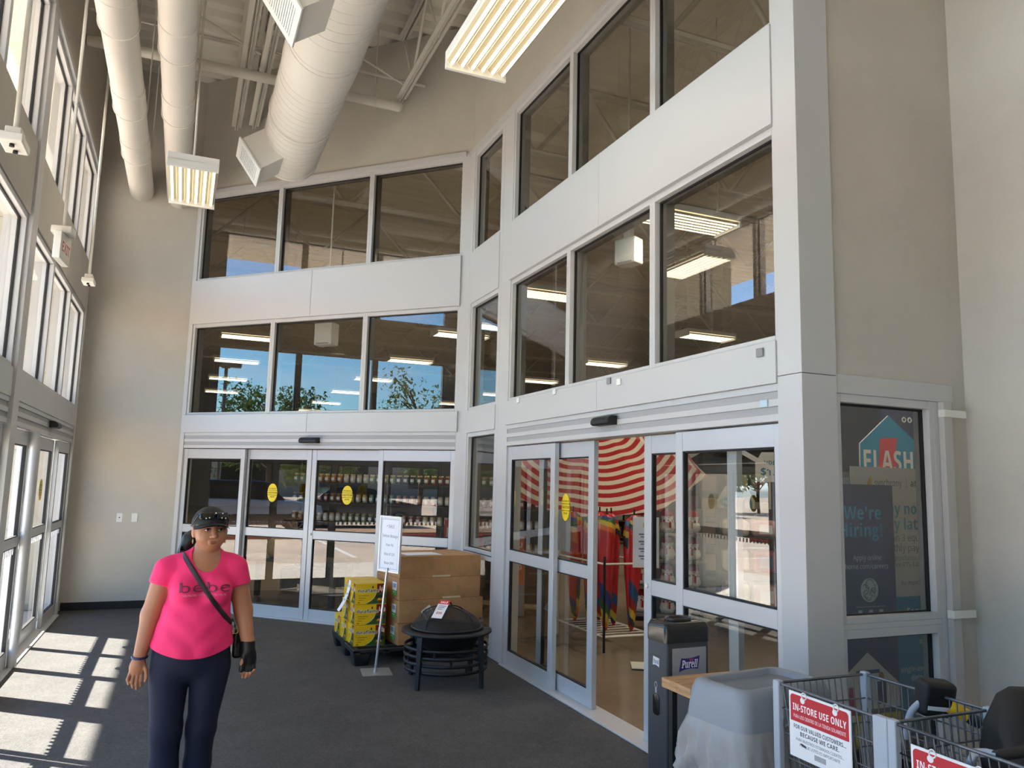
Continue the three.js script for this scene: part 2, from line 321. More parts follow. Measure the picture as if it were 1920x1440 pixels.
// --- left window wall (sun side)
{
  const o = { glass: M.glassOut, back: M.frameSide };
  const bays = [[7.43, 11.24], [3.45, 7.2], [-2.5, 3.2]], names = ['far', 'middle', 'near'];
  trim(FL, 11.24, 11.6, 0, LV.h2 + 0.06, 'white jamb of the window wall in the far corner', { n1: 0.0 });
  trim(FL, 11.24, 11.34, 0, LV.h2 + 0.05, 'narrow white frame strip of the window wall near the far corner', { n0: 0.002, n1: 0.03 });
  trim(FL, 7.2, 7.43, 0, LV.h2 + 0.06, 'white post between the far and middle bays of the window wall', { n1: 0.05 });
  trim(FL, 3.2, 3.45, 0, LV.h2 + 0.06, 'white post between the middle and near bays of the window wall', { n1: 0.05 });
  bays.forEach(([a, b], k) => {
    const n = k === 2 ? 5 : 4, w = (b - a) / n, ord = ['first', 'second', 'third', 'fourth', 'fifth'];
    const m = n - 1, ww = (b - a) / m;
    for (let i = 0; i < m; i++) {
      win(FL, a + i * ww, a + (i + 1) * ww, LV.s, LV.h1, ord[i] + ' middle-row window of the ' + names[k] + ' bay of the window wall', o);
      win(FL, a + i * ww, a + (i + 1) * ww, LV.b1, LV.h2, ord[i] + ' top-row window of the ' + names[k] + ' bay of the window wall', o);
    }
    for (let i = 0; i < n; i++) {
      const slide = i === 1 || i === 2;
      doorLeaf(FL, a + i * w, a + (i + 1) * w, slide ? -0.05 : 0, ord[i] + ' glass door leaf of the ' + names[k] + ' bay of the window wall', { glass: M.glassOut, midY0: 1.08, midY1: 1.165, sw: 0.05, dash: true, sticker: slide ? w * 0.5 : 0 });
    }
    trim(FL, a, b, LV.h1, LV.b1, 'wide white band of the ' + names[k] + ' bay of the window wall', { n1: 0.03, m: M.paint });
    trim(FL, a, b, LV.ht, LV.s, 'white sill band of the ' + names[k] + ' bay of the window wall', { n1: 0.03 });
    header(FL, a, b, 'striped header over the ' + names[k] + ' doors of the window wall');
    trim(FL, a, b, 0, 0.012, 'metal threshold under the ' + names[k] + ' doors of the window wall', { n0: -0.12, n1: 0.06, m: M.alu });
  });
  trim(FL, -2.5, 11.24, LV.h2, LV.h2 + 0.06, 'white head trim on top of the window wall', { n1: 0.05 });
  sensor(FL, 9.4, 2.25, 0.022, 'black motion sensor on the header of the far doors of the window wall');
  solo('door_post', 'rounded vertical aluminium post of the sun-lit doors', 'post', [rod([0, 0.012, 0], [0, LV.hb, 0], 0.04, 16)], M.alu, FL.at(8.36, 0, 0.045), 0, undefined, 'structure');
}
// --- alcove window
{
  const F = FA, w0 = 3.235, w1 = 4.15;
  trim(F, w0, w1, 2.285, 2.39, 'grey head frame of the tall poster window', { n0: -0.15, n1: 0.02, m: M.frame });
  win(F, 3.245, 3.99, 1.06, 2.285, 'upper pane of the tall window showing posters', { bd: 0.085 });
  win(F, 3.245, 3.99, 0.06, 1.03, 'lower pane of the tall window showing posters', { bd: 0.085 });
  trim(F, 3.99, w1, 0.0, 2.285, 'grey right jamb of the tall poster window', { n0: -0.085, n1: 0.012 });
  trim(F, 4.03, 4.10, 0.0, 2.285, 'grey channel on the jamb of the tall poster window', { n0: 0.013, n1: 0.05, m: M.frameSide });
  trim(F, 3.245, 3.99, 1.03, 1.06, 'grey mid rail of the tall poster window', { n0: -0.15, n1: 0.012 });
}
// ------------------------------------------------------------------ outside
struct('ground', 'sunlit tan pavement of the car park', 'pavement', [B(-160, XL - 0.16, -0.3, -0.03, -140, 110)], M.asphalt);
struct('ground_walk', 'pale concrete walk under the canopy', 'walk', [B(-5.2, XL - 0.16, -0.03, -0.008, -40, 40)], M.concrete);
struct('wall_pier', 'cream stucco pier outside the window wall', 'wall', [[0, 1, 2, 3, 4, 5].map((i) => B(-3.35, XL - 0.16, i * 1.02, i * 1.02 + 1.008, -12.2, -11.75, 0.006)), B(-3.33, XL - 0.16, 0, 6.1, -12.18, -11.765)], M.stucco);
struct('wall_front', 'stucco shop front wall beyond the pier', 'wall', [B(XL - 0.3, XL - 0.16, 0, 7.6, -50, -12.2)], M.stucco);
{
  const c = thing('canopy_roof', 'flat entrance canopy with a grey soffit outside the window wall', 'canopy', [0, 0, 0], 0, undefined, 'structure');
  P('slab', [B(-4.5, XL - 0.16, 6.1, 6.75, -14, 9)], M.soffit, c);
  for (const z of [-10.5, -7.6, -4.7, -1.8]) P('downlight', [new THREE.CylinderGeometry(0.11, 0.11, 0.03, 24).translate(-3.2, 6.09, z)], M.white, c);
  for (const z of [2.6, 8.4]) P('column', [B(-4.45, -4.05, 0, 6.1, z, z + 0.4)], M.stucco, c);
}
// parking stripes, kerb, gravel bed
for (let i = 0; i < 12; i++) solo('parking_stripe', 'white painted parking stripe on the car park', 'stripe', [B(-12.2, -6.5, -0.03, -0.026, -34 + i * 2.9, -33.88 + i * 2.9)], M.white, [0, 0, 0], 0, 'parking stripes outside', 'structure');
M.redKerb = std('#a8322e', 0.8);
M.gravel = new THREE.MeshStandardMaterial({ map: mottled(0.62, 0.50, 0.40, 0.5, 40, 0.6), roughness: 1 });
struct('kerb', 'red painted kerb round the gravel bed outside', 'kerb', [B(-14.3, -12.3, -0.03, 0.1, -22, 2, 0.02)], M.redKerb);
struct('gravel_bed', 'tan gravel bed in the car park', 'bed', [B(-14.2, -12.4, -0.03, 0.16, -21.9, 1.9, 0.02)], M.gravel);
// cars
M.tyre = std('#131314', 0.85); M.rim = std('#b9bcc0', 0.3, { metalness: 0.8 }); M.carGlass = std('#10161c', 0.08); M.lens = std('#e8ebee', 0.15); M.tail = std('#a01a18', 0.25);
function car(label, color, pos, turn, o = {}) {
  const { h = 1.5, L = 4.6, suv = false } = o, c = thing('parked_car', label, 'car', pos, turn, 'cars parked outside'), k = L / 4.6, W = 1.78;
  const paint = new THREE.MeshPhysicalMaterial({ color, roughness: 0.35, metalness: 0.2, clearcoat: 1, clearcoatRoughness: 0.06 });
  const ex = (pts, d, bev, z) => { const s = new THREE.Shape(pts.map((p) => new THREE.Vector2(p[0] * k, p[1]))); const g = new THREE.ExtrudeGeometry(s, { depth: d - 2 * bev, bevelEnabled: true, bevelSize: bev, bevelThickness: bev, bevelSegments: 3 }); return g.translate(0, 0, -d / 2 + bev); };
  P('body', [ex([[-2.2, 0.32], [2.15, 0.32], [2.22, 0.55], [2.15, 0.78], [1.2, 0.95], [-1.9, 1.0], [-2.2, 0.9], [-2.25, 0.6]], W, 0.1)], paint, c);
  const roof = suv ? [[1.05, 0.95], [0.45, h - 0.08], [0.1, h], [-1.55, h], [-1.95, h - 0.12], [-2.1, 0.97]] : [[1.05, 0.95], [0.35, h - 0.08], [0, h], [-0.9, h], [-1.3, h - 0.1], [-1.9, 0.97]];
  P('cabin', [ex(roof.map(([x, y]) => [x, Math.min(y, h - 0.03)]), W - 0.16, 0.09)], M.carGlass, c);
  const rf = roof.slice(1, -1); const top = rf.map(([x, y]) => [x, y]).concat(rf.slice().reverse().map(([x, y]) => [x * 1.03 + 0.01, y - 0.06]));
  P('roof', [ex(top, W - 0.2, 0.04)], paint, c);
  for (const x of [-0.35 * k, suv ? -1.35 * k : -1.15 * k]) for (const s of [-1, 1]) P('window_post', [B(x - 0.04, x + 0.04, 0.95, h - 0.06, s * (W / 2 - 0.0875) - 0.0125, s * (W / 2 - 0.0875) + 0.0125)], paint, c);
  for (const x of [-1.4 * k, 1.4 * k]) for (const s of [-1, 1]) {
    const wh = P('wheel', [new THREE.CylinderGeometry(0.33, 0.33, 0.22, 28).rotateX(Math.PI / 2).translate(x, 0.33, s * 0.8)], M.tyre, c);
    const sp = [new THREE.TorusGeometry(0.21, 0.02, 6, 24).translate(x, 0.33, s * 0.915)];
    for (let i = 0; i < 5; i++) { const a = i * 1.2566; sp.push(bar([x, 0.33, s * 0.915], [x + 0.2 * Math.cos(a), 0.33 + 0.2 * Math.sin(a), s * 0.915], 0.04, 0.02)); }
    P('rim', sp, M.rim, wh);
  }
  for (const q2 of [-1, 1]) { P('headlight', B(2.05 * k, 2.2 * k, 0.62, 0.74, q2 * 0.66 - 0.16, q2 * 0.66 + 0.16, 0.02), M.lens, c); P('tail_light', B(-2.32 * k, -2.15 * k, 0.7, 0.85, q2 * 0.675 - 0.175, q2 * 0.675 + 0.175, 0.02), M.tail, c); }
}
const out = -0.03, hp = Math.PI / 2;
car('silver blue parked sport utility car mirrored in the closed far doors', '#8ea0b4', [-16.4, out, -9.4], -hp, { h: 1.62, suv: true });
car('black parked saloon mirrored in the right leaf of the far doors', '#17181b', [-18.6, out, -5.2], -hp, { h: 1.45 });
car('red parked car mirrored behind the silver one', '#a81d20', [-20.6, out, -12.6], -hp, { h: 1.5 });
car('white parked van mirrored in the narrow sidelight', '#e4e6e8', [-18.5, out, 0.4], -hp, { h: 1.75, suv: true });
car('dark teal parked car mirrored in the side panels', '#22424a', [-19, out, -24], 0, { h: 1.5 });
car('grey parked car seen far through the sunny doors', '#777b80', [-12.5, out, -27], 0, { h: 1.5, suv: true });
// trees
M.bark = std('#5a4a3a', 0.95);
M.leaf = [0, 1].map((i) => new THREE.MeshPhysicalMaterial({ color: i ? '#6d7a3a' : '#4c6a2c', roughness: 0.9, transmission: 0.25, thickness: 0, side: THREE.DoubleSide }));
function tree(label, pos, h, r, kind, n = 2600, lf = 1) {
  const t = thing('parking_lot_tree', label, 'tree', pos, 0, 'trees in the car park');
  const br = [tube([[0, 0, 0], [0.1, h * 0.25, 0.05], [-0.05, h * 0.5, 0], [0.1, h * 0.72, 0.1]], 0.12, 16, 7)], tips = [];
  for (let i = 0; i < 26; i++) {
    const y0 = h * rr(0.3, 0.62), a = rr(0, 6.283), e = rr(0.45, 1) * r, y1 = y0 + h * rr(0.08, 0.36), p = [Math.cos(a) * e, y1, Math.sin(a) * e];
    br.push(tube([[0, y0, 0], [p[0] * 0.45, y0 + (y1 - y0) * 0.6, p[2] * 0.45], p], 0.035, 8, 5)); tips.push(p);
  }
  P('trunk', br, M.bark, t);
  const pos2 = new Float32Array(n * 9), nn = V(0, 0, 0);
  for (let i = 0; i < n; i++) {
    const tp = tips[i % tips.length], s = rr(0.06, 0.15) * lf, c = V(tp[0] + rr(-1, 1) * r * 0.32, tp[1] + rr(-1, 1) * r * 0.26, tp[2] + rr(-1, 1) * r * 0.32);
    for (let k = 0; k < 3; k++) { nn.set(rr(-1, 1), rr(-1, 1), rr(-1, 1)).normalize().multiplyScalar(s); pos2.set([c.x + nn.x, c.y + nn.y, c.z + nn.z], i * 9 + k * 3); }
  }
  const g = new THREE.BufferGeometry(); g.setAttribute('position', new THREE.BufferAttribute(pos2, 3)); g.computeVertexNormals();
  const f = P('foliage', g, M.leaf[kind], t); f.userData.kind = 'stuff';
}
tree('leafy green tree mirrored in the middle window above the far doors', [-27, out, -7.9], 6.6, 2.3, 0, 4200);
tree('thin yellowish tree mirrored in the right window above the far doors', [-24, out, -1.2], 7.0, 2.2, 1, 3000);
for (let i = 0; i < 6; i++) tree(['first', 'second', 'third', 'fourth', 'fifth', 'sixth'][i] + ' bushy tree from the shop wall in the far car park row', [-8 - i * 9, out, -44 - (i % 2) * 4], 5.6, 3.6, i % 2, 4200, 2.2);
for (let i = 0; i < 5; i++) tree(['round tree far left in the mirrored car park', 'round tree left of the light pole in the mirrored car park', 'round tree behind the silver car in the mirrored car park', 'round tree behind the black car in the mirrored car park', 'round tree far right in the mirrored car park'][i], [-34 - 2 * (i % 2), out, -30 + i * 8.5], 4.6, 2.8, i % 2, 3000, 1.6);
{
  const t = thing('lot_light_pole', 'dark car park light pole with a double head', 'light pole', [-22.6, out, -10.2]);
  P('pole', [rod([0, 0, 0], [0, 6.4, 0], 0.07, 10)], M.bronze, t); P('head', [B(-0.5, 0.5, 6.35, 6.55, -0.18, 0.18, 0.03)], M.bronze, t); P('head', [B(-0.18, 0.18, 6.35, 6.55, -0.6, 0.6, 0.03)], M.bronze, t);
  const b = thing('distant_building', 'low tan building across the car park', 'building', [-70, out, -10]);
  P('wall', [B(-6, 0, 0, 5.5, -60, 60)], M.stucco, b); P('parapet', [B(-6.2, 0.2, 5.5, 6, -60.2, 60.2)], M.bronze, b);
  for (let i = 0; i < 12; i++) P('window', [B(0, 0.05, 1, 3.6, -55 + i * 9.5, -50 + i * 9.5)], M.carGlass, b);
}
// ------------------------------------------------------------------ overhead: joists, ducts, pipes, lamps
function joist(label, a, b, yb, yt, group, n = 0, w = 0.09, wr = 0.018) { // open-web joist between plan points a and b
  const t = thing('roof_joist', label, 'joist', [a[0], 0, a[1]], Math.atan2(-(b[1] - a[1]), b[0] - a[0]), group), L = Math.hypot(b[0] - a[0], b[1] - a[1]);
  const ang = (y, s) => [B(0, L, y, y + 0.012, s > 0 ? 0.012 : -w / 2, s > 0 ? w / 2 : -0.012), B(0, L, y - 0.05, y, s > 0 ? 0.012 : -0.02, s > 0 ? 0.02 : -0.012)];
  P('bottom_chord', [ang(yb + 0.05, 1), ang(yb + 0.05, -1)], M.steel, t); P('top_chord', [ang(yt, 1), ang(yt, -1)], M.steel, t);
  const m = n || Math.max(4, Math.round(L / 1.1)), s = L / m;
  for (let i = 0; i < m; i++) {
    P('web', rod([i * s + (i ? 0 : 0.05), yt - 0.03, 0], [(i + 0.5) * s, yb + 0.03, 0], wr, 6), M.steel, t);
    P('web', rod([(i + 0.5) * s, yb + 0.03, 0], [(i + 1) * s - (i === m - 1 ? 0.05 : 0), yt - 0.03, 0], wr, 6), M.steel, t);
  }
  return t;
}
joist('cream open-web roof joist left of the big spiral duct', [0.58, ZB - 0.1], [0.58, -10.85], 6.55, 7.42, 'vestibule joists', 0, 0.13);
joist('second cream chord joist close beside the left roof joist', [0.36, ZB - 0.1], [0.36, -11.0], 6.55, 7.42, 'vestibule joists', 0, 0.13);
joist('cream open-web roof joist right of the big spiral duct', [2.24, ZB - 0.1], [2.24, -9.2], 6.55, 7.42, 'vestibule joists', 0, 0.13);
// bridging angles across the joists
for (const [z, y, l] of [[-7.6, 7.28, 'nearest thin bridging bar under the roof deck'], [-9.0, 6.72, 'far thin bridging bar above the sprinkler pipe']]) solo('bridging_bar', l, 'bar', [B(XL + 0.02, 2.5, y, y + 0.04, z - 0.02, z - 0.012), B(XL + 0.02, 2.5, y, y + 0.006, z - 0.02, z + 0.02)], M.steel);
for (const [x0, y0, x1, y1, l] of [[-1.2, 7.35, 0.5, 6.62, 'diagonal brace rod left of the left joist'], [0.62, 7.3, 2.2, 6.65, 'diagonal brace rod between the two joists']]) solo('brace_rod', l, 'rod', [rod([x0, y0, -8.93], [x1, y1, -8.93], 0.014, 6)], M.steel);
{
  const t = thing('sprinkler_pipe', 'cream sprinkler pipe crossing under the joists', 'pipe', [0, 0, 0]);
  P('pipe', [rod([XL + 0.03, 6.46, -9.15], [2.2, 6.46, -9.15], 0.06, 16), new THREE.SphereGeometry(0.062, 14, 10).translate(2.2, 6.46, -9.15)], M.steel, t);
  for (const x of [-0.9, 0.9, 1.9]) P('hanger', [rod([x, 6.5, -9.15], [x, LV.deck, -9.15], 0.008, 6), new THREE.TorusGeometry(0.066, 0.006, 6, 20).rotateY(Math.PI / 2).translate(x, 6.46, -9.15)], M.steel, t);
}
function roundDuct(label, x, y, r, z0, z1, seams) {
  const t = thing('round_duct', label, 'duct', [x, y, 0]);
  P('pipe', [new THREE.CylinderGeometry(r, r, z0 - z1, 40, 1).rotateX(Math.PI / 2).translate(0, 0, (z0 + z1) / 2)], M.duct, t);
  for (const z of seams) {
    P('coupling', [new THREE.CylinderGeometry(r + 0.008, r + 0.008, 0.5, 40).rotateX(Math.PI / 2).translate(0, 0, z + 0.25)], M.duct, t);
    P('hanger', [new THREE.TorusGeometry(r + 0.012, 0.007, 6, 40).translate(0, 0, z), rod([r + 0.012, 0, z], [r + 0.012, LV.deck - y, z], 0.008, 6), rod([-r - 0.012, 0, z], [-r - 0.012, LV.deck - y, z], 0.008, 6)], M.steel, t);
  }
}
roundDuct('white round duct nearest the window wall', -0.79, 5.68, 0.155, ZB - 0.02, ZE + 0.005, [-5.7, -7.2, -8.9, -10.2]);
roundDuct('white round duct second from the window wall, above the small lamp', -0.31, 5.66, 0.155, ZB - 0.02, ZE + 0.005, [-5.9, -7.4, -8.8]);
{
  const t = thing('spiral_duct', 'large white spiral duct with square side registers', 'duct', [0.93, 5.67, 0]), r = 0.34, z1 = -9.35;
  P('pipe', [new THREE.CylinderGeometry(r, r, ZB - 0.02 - z1, 56, 1).rotateX(Math.PI / 2).translate(0, 0, (ZB - 0.02 + z1) / 2)], M.duct, t);
  class Helix extends THREE.Curve { constructor(a, b, n) { super(); this.a = a; this.b = b; this.n = n; } getPoint(u, v = V(0, 0, 0)) { const th = u * this.n * 2 * Math.PI; return v.set((r + 0.001) * Math.cos(th), (r + 0.001) * Math.sin(th), this.a + (this.b - this.a) * u); } }
  P('seam', [new THREE.TubeGeometry(new Helix(z1 + 0.15, -6.6, 22), 900, 0.0045, 4)], M.duct, t); P('seam', [new THREE.TubeGeometry(new Helix(-6.35, -3.2, 22), 900, 0.0045, 4)], M.duct, t);
  P('coupling', [new THREE.CylinderGeometry(r + 0.008, r + 0.008, 0.4, 56).rotateX(Math.PI / 2).translate(0, 0, -6.9)], M.duct, t);
  P('end_cap', [new THREE.CylinderGeometry(r + 0.01, r + 0.01, 0.06, 56).rotateX(Math.PI / 2).translate(0, 0, z1 + 0.02)], M.duct, t);
  for (const z of [-9.0, -5.75]) {
    const g = new THREE.Group(); g.name = 'register'; g.position.set(0, 0, z); g.rotation.z = -Math.PI * 0.25 - 0.15; t.add(g); // local -y points away from the duct
    g.rotation.z = -0.95;
    P('box', [B(-0.19, 0.19, -0.58, -0.2, -0.26, 0.26, 0.004)], M.duct, g);
    P('face', [B(-0.21, 0.21, -0.60, -0.58, 0.2, 0.28, 0.004), B(-0.21, 0.21, -0.60, -0.58, -0.28, -0.2, 0.004), B(-0.21, -0.15, -0.60, -0.58, -0.2, 0.2, 0.004), B(0.15, 0.21, -0.60, -0.58, -0.2, 0.2, 0.004), Array.from({ length: 12 }, (_, i) => B(-0.15 + i * 0.025, -0.15 + i * 0.025 + 0.016, -0.596, -0.584, -0.2, 0.2))], M.white, g);
  }
  for (const z of [-8.2, -4.6]) P('hanger', [new THREE.TorusGeometry(r + 0.012, 0.006, 6, 56).translate(0, 0, z), rod([r + 0.01, 0, z], [r + 0.01, LV.deck - 5.67, z], 0.008, 6)], M.steel, t);
}
function highBay(label, x, y, z, turn, group, o = {}) {
  const { len = 1.18, w = 0.475, power = 6.5, light = true, conduit } = o;
  const t = thing('high_bay_light', label, 'light', [x, y, z], turn, group), n = 6, h = len / 2;
  P('housing', [B(-w / 2, w / 2, 0.05, 0.12, -h, h, 0.004), B(-w / 2, w / 2, -0.02, 0.06, h - 0.03, h, 0.003), B(-w / 2, w / 2, -0.02, 0.06, -h, -h + 0.03, 0.003)], M.white, t);
  for (let i = 0; i < n; i++) {
    const cx = -w / 2 + (i + 0.5) * w / n, d = w / n / 2;
    P('reflector', [bar([cx - d, 0.0, 0], [cx - d, 0.0, 0.001], 0.001, 0.001), (() => { const s = new THREE.PlaneGeometry(d * 1.12, len - 0.07); s.rotateX(Math.PI / 2); const a = s.clone(); s.rotateZ(0.75); s.translate(cx + d / 2, 0.02, 0); a.rotateZ(-0.75); a.translate(cx - d / 2, 0.02, 0); return [s, a]; })()], M.reflector, t);
    P('tube', [new THREE.CylinderGeometry(0.013, 0.013, len - 0.1, 12).rotateX(Math.PI / 2).translate(cx, 0.015, 0)], M.lampTube, t);
  }
  P('cable', conduit ? [tube([[0, 0.12, h - 0.1], [0, LV.deck - y - 0.6, h - 0.1], [0.05, LV.deck - y - 0.25, h - 0.12], [0.4, LV.deck - y - 0.12, h - 0.15], [0.9, LV.deck - y - 0.14, h - 0.2]], 0.012, 40, 6)] : [rod([0, 0.12, h - 0.15], [0, LV.deck - y - 0.004, h - 0.15], 0.005, 5), rod([0, 0.12, -h + 0.15], [0, LV.deck - y - 0.004, -h + 0.15], 0.005, 5)], M.steel, t);
  if (light) { const l = new THREE.RectAreaLight(new THREE.Color(1, 0.88, 0.68), power, w - 0.06, len - 0.1); l.position.set(0, -0.03, 0); l.rotation.x = -Math.PI / 2; t.add(l); }
  return t;
}
highBay('near six-tube hanging lamp at the top of the vestibule', 1.80, 4.77, -4.53, 0, 'vestibule lamps');
highBay('small looking six-tube hanging lamp in front of the round ducts', -0.11, 4.77, -8.54, 0, 'vestibule lamps', { conduit: true });
// shop lamps on a 4.5 m grid
for (const [k, x, zs] of [['nearest', 5.9, [-3.78, -8.18, -12.66, -17.25, -21.74, -26.5, -31.0, -36.0, -40.5]], ['right', 10.95, [-5.3, -9.9, -14.5, -19.25, -23.7, -28.3, -32.8]], ['left', 1.3, [-15.7, -20.2, -24.6, -29.3, -34]], ['far right', 16, [-9.9, -14.5, -19.2, -23.8]]])
  zs.forEach((z, i) => highBay('shop ceiling lamp number ' + ['one', 'two', 'three', 'four', 'five', 'six', 'seven', 'eight', 'nine'][i] + ' from the vestibule in the ' + k + ' row', x * 0.875, 4.77, Math.min(-3.72, z * 0.875), Math.PI / 2, 'shop lamps', { power: 30 }));
for (let i = 0; i < 9; i++) joist('open-web joist ' + ['nearest', 'second', 'third', 'fourth', 'fifth', 'sixth', 'seventh', 'eighth', 'ninth'][i] + ' from the vestibule under the shop roof', [i < 2 ? 3.4 : -0.9, -6.2 - i * 3.2], [20, -6.2 - i * 3.2], 6.3, 7.42, 'shop joists', 10, 0.18, 0.034);
// hanging items along the window wall
function stemBox(label, x, y, z) {
  const t = thing('hanging_sensor_box', label, 'sensor box', [x, y, z], Math.PI / 2, 'boxes hanging on conduits');
  P('conduit', [rod([0, 0.08, 0], [0, LV.deck - y - 0.003, 0], 0.014, 8)], M.plasticWhite, t);
  P('box', [B(-0.11, 0.11, 0, 0.05, -0.06, 0.06, 0.008), B(-0.06, 0.06, 0.05, 0.1, -0.04, 0.04, 0.006)], M.plasticWhite, t);
  P('lens', [new THREE.CylinderGeometry(0.012, 0.014, 0.02, 10).translate(-0.05, -0.006, 0), new THREE.CylinderGeometry(0.012, 0.014, 0.02, 10).translate(0.05, -0.006, 0)], M.black, t);
}
stemBox('nearer white box hanging on a conduit at the window wall', -1.0, 3.56, -4.93);
stemBox('farther white box hanging on a conduit in the window wall corner', -1.08, 3.8, -9.4);
{
  const t = thing('exit_sign', 'white hanging exit sign with red letters', 'exit sign', [-1.06, 3.5, -7.3], Math.PI * 0.06);
  P('conduit', [rod([0, 0.3, 0], [0, LV.deck - 3.5, 0], 0.014, 8)], M.plasticWhite, t); P('canopy', [B(-0.08, 0.08, 0.235, 0.3, -0.08, 0.08, 0.01)], M.plasticWhite, t);
  const body = P('housing', [B(-0.16, 0.16, 0, 0.235, -0.03, 0.03, 0.008)], M.plasticWhite, t);
  const tx = printMat(canvasTex(320, 220, (x, w, h) => { x.fillStyle = '#ece8dd'; x.fillRect(0, 0, w, h); x.fillStyle = '#c4282c'; x.font = 'bold 130px sans-serif'; x.textAlign = 'center'; x.fillText('EXIT', w / 2, 158, 290); }));
  P('face', quad(0.3, 0.2, 0, 0.118, 0.031), tx, t); const bk = P('face', quad(0.3, 0.2, 0, 0.118, 0.031), tx, t); bk.rotation.y = Math.PI;
  t.rotation.y = Math.PI * 0.47;
}
for (const [x, l] of [[-0.71, 'left white socket plate on the grey end wall'], [-0.53, 'right white blank plate on the grey end wall']]) {
  const t = thing('wall_plate', l, 'wall plate', [x, 1.18, ZE], 0, 'plates on the end wall');
  P('plate', [B(-0.036, 0.036, -0.058, 0.058, 0, 0.007, 0.003)], M.white, t); if (x < -0.6) P('jack', [new THREE.CylinderGeometry(0.008, 0.008, 0.01, 12).rotateX(Math.PI / 2).translate(0, 0, 0.008)], M.darkGrey, t);
}
// white boxes hanging in the shop behind the windows
for (const [x, y, z, tn, l] of [[1.75, 3.62, -10.95, -Math.PI / 4, 'white square unit hanging behind the windows over the far doors'], [4.75, 4.38, -7.76, -1.15, 'white square unit hanging behind the windows over the open doors']]) {
  const t = thing('hanging_unit', l, 'ceiling unit', [x, y, z], tn, 'white units hanging in the shop');
  P('body', [B(-0.15, 0.15, 0, 0.32, -0.09, 0.09, 0.02)], M.white, t); P('bracket', [B(-0.05, 0.05, 0.32, 0.46, -0.04, 0.04, 0.005), rod([0, 0.46, 0], [0, LV.deck - y - 0.003, 0], 0.014, 8)], M.steel, t); P('light_slot', [B(-0.1, 0.1, 0.015, 0.03, 0.09, 0.094)], M.groove, t);
}
// ------------------------------------------------------------------ things standing in the vestibule
function ringPts(hw, hd, r, n = 40) { // rounded rectangle, counter-clockwise
  const pts = [], c = [[hw - r, hd - r, 0], [-hw + r, hd - r, 1], [-hw + r, -hd + r, 2], [hw - r, -hd + r, 3]], k = n / 4;
  for (const [cx, cz, s] of c) for (let i = 0; i < k; i++) { const a = (s + i / (k - 1)) * Math.PI / 2; pts.push([cx + r * Math.cos(a), cz + r * Math.sin(a)]); }
  return pts;
}
function resample(pts, m) { // even spacing round a closed outline
  const L = [0]; for (let i = 0; i < pts.length; i++) { const a = pts[i], b = pts[(i + 1) % pts.length]; L.push(L[i] + Math.hypot(b[0] - a[0], b[1] - a[1])); }
  const out2 = []; let j = 0; for (let k = 0; k < m; k++) { const t = L[pts.length] * k / m; while (L[j + 1] < t) j++; const f = (t - L[j]) / (L[j + 1] - L[j] || 1), a = pts[j], b = pts[(j + 1) % pts.length]; out2.push([a[0] + (b[0] - a[0]) * f, a[1] + (b[1] - a[1]) * f]); }
  return out2;
}
function loft(secs, o = {}) { // secs: [y, hw, hd, r, ox, oz]; o.disp(x,y,z,i,j) -> [dx,dy,dz]; o.cap
  const n = o.n ?? 40, rows = secs.map(([y, hw, hd, r, ox = 0, oz = 0]) => (o.n ? resample(ringPts(hw, hd, r, 40), n) : ringPts(hw, hd, r, n)).map(([x, z]) => [x + ox, y, z + oz]));
  const pos = [], idx = [];
  rows.forEach((row, j) => row.forEach((p, i) => { const d = o.disp ? o.disp(p[0], p[1], p[2], i / n, j / (rows.length - 1)) : [0, 0, 0]; pos.push(p[0] + d[0], p[1] + d[1], p[2] + d[2]); }));
  for (let j = 0; j < rows.length - 1; j++) for (let i = 0; i < n; i++) { const a = j * n + i, b = j * n + (i + 1) % n, c = a + n, d = b + n; idx.push(a, c, b, b, c, d); }
  const cap = (j, flip) => { const row = rows[j], c = pos.length / 3; let sx = 0, sy = 0, sz = 0; for (let i = 0; i < n; i++) { sx += pos[(j * n + i) * 3]; sy += pos[(j * n + i) * 3 + 1]; sz += pos[(j * n + i) * 3 + 2]; } pos.push(sx / n, sy / n, sz / n); for (let i = 0; i < n; i++) { const a = j * n + i, b = j * n + (i + 1) % n; flip ? idx.push(c, a, b) : idx.push(c, b, a); } };
  if (o.bottom) cap(0, true);
  if (o.cap) cap(rows.length - 1, false);
  const g = new THREE.BufferGeometry(); g.setAttribute('position', new THREE.Float32BufferAttribute(pos, 3)); g.setIndex(idx); g.computeVertexNormals();
  return o.flat ? (() => { const f = g.toNonIndexed(); f.computeVertexNormals(); return f; })() : g;
}
function creased(g) { const f = prep(g); return f; }
// pallet
{
  const t = thing('plastic_pallet', 'black plastic pallet under the fire log and cardboard boxes', 'pallet', [1.62, 0, -8.66], 0), W = 1.22, D = 1.12, m = std('#1d1f22', 0.6);
  const bars = [];
  for (let i = 0; i < 8; i++) bars.push(B(0, W, 0.12, 0.15, i * (D - 0.06) / 7, i * (D - 0.06) / 7 + 0.06, 0.006));
  for (let i = 0; i < 5; i++) bars.push(B(i * (W - 0.07) / 4, i * (W - 0.07) / 4 + 0.07, 0.105, 0.145, 0, D, 0.006));
  P('deck', bars, m, t);
  for (const x of [0.09, W / 2, W - 0.09]) for (const z of [0.09, D / 2, D - 0.09]) P('foot', loft([[0, 0.065, 0.065, 0.02, x, z], [0.11, 0.09, 0.09, 0.02, x, z]], { bottom: true }), m, t);
}
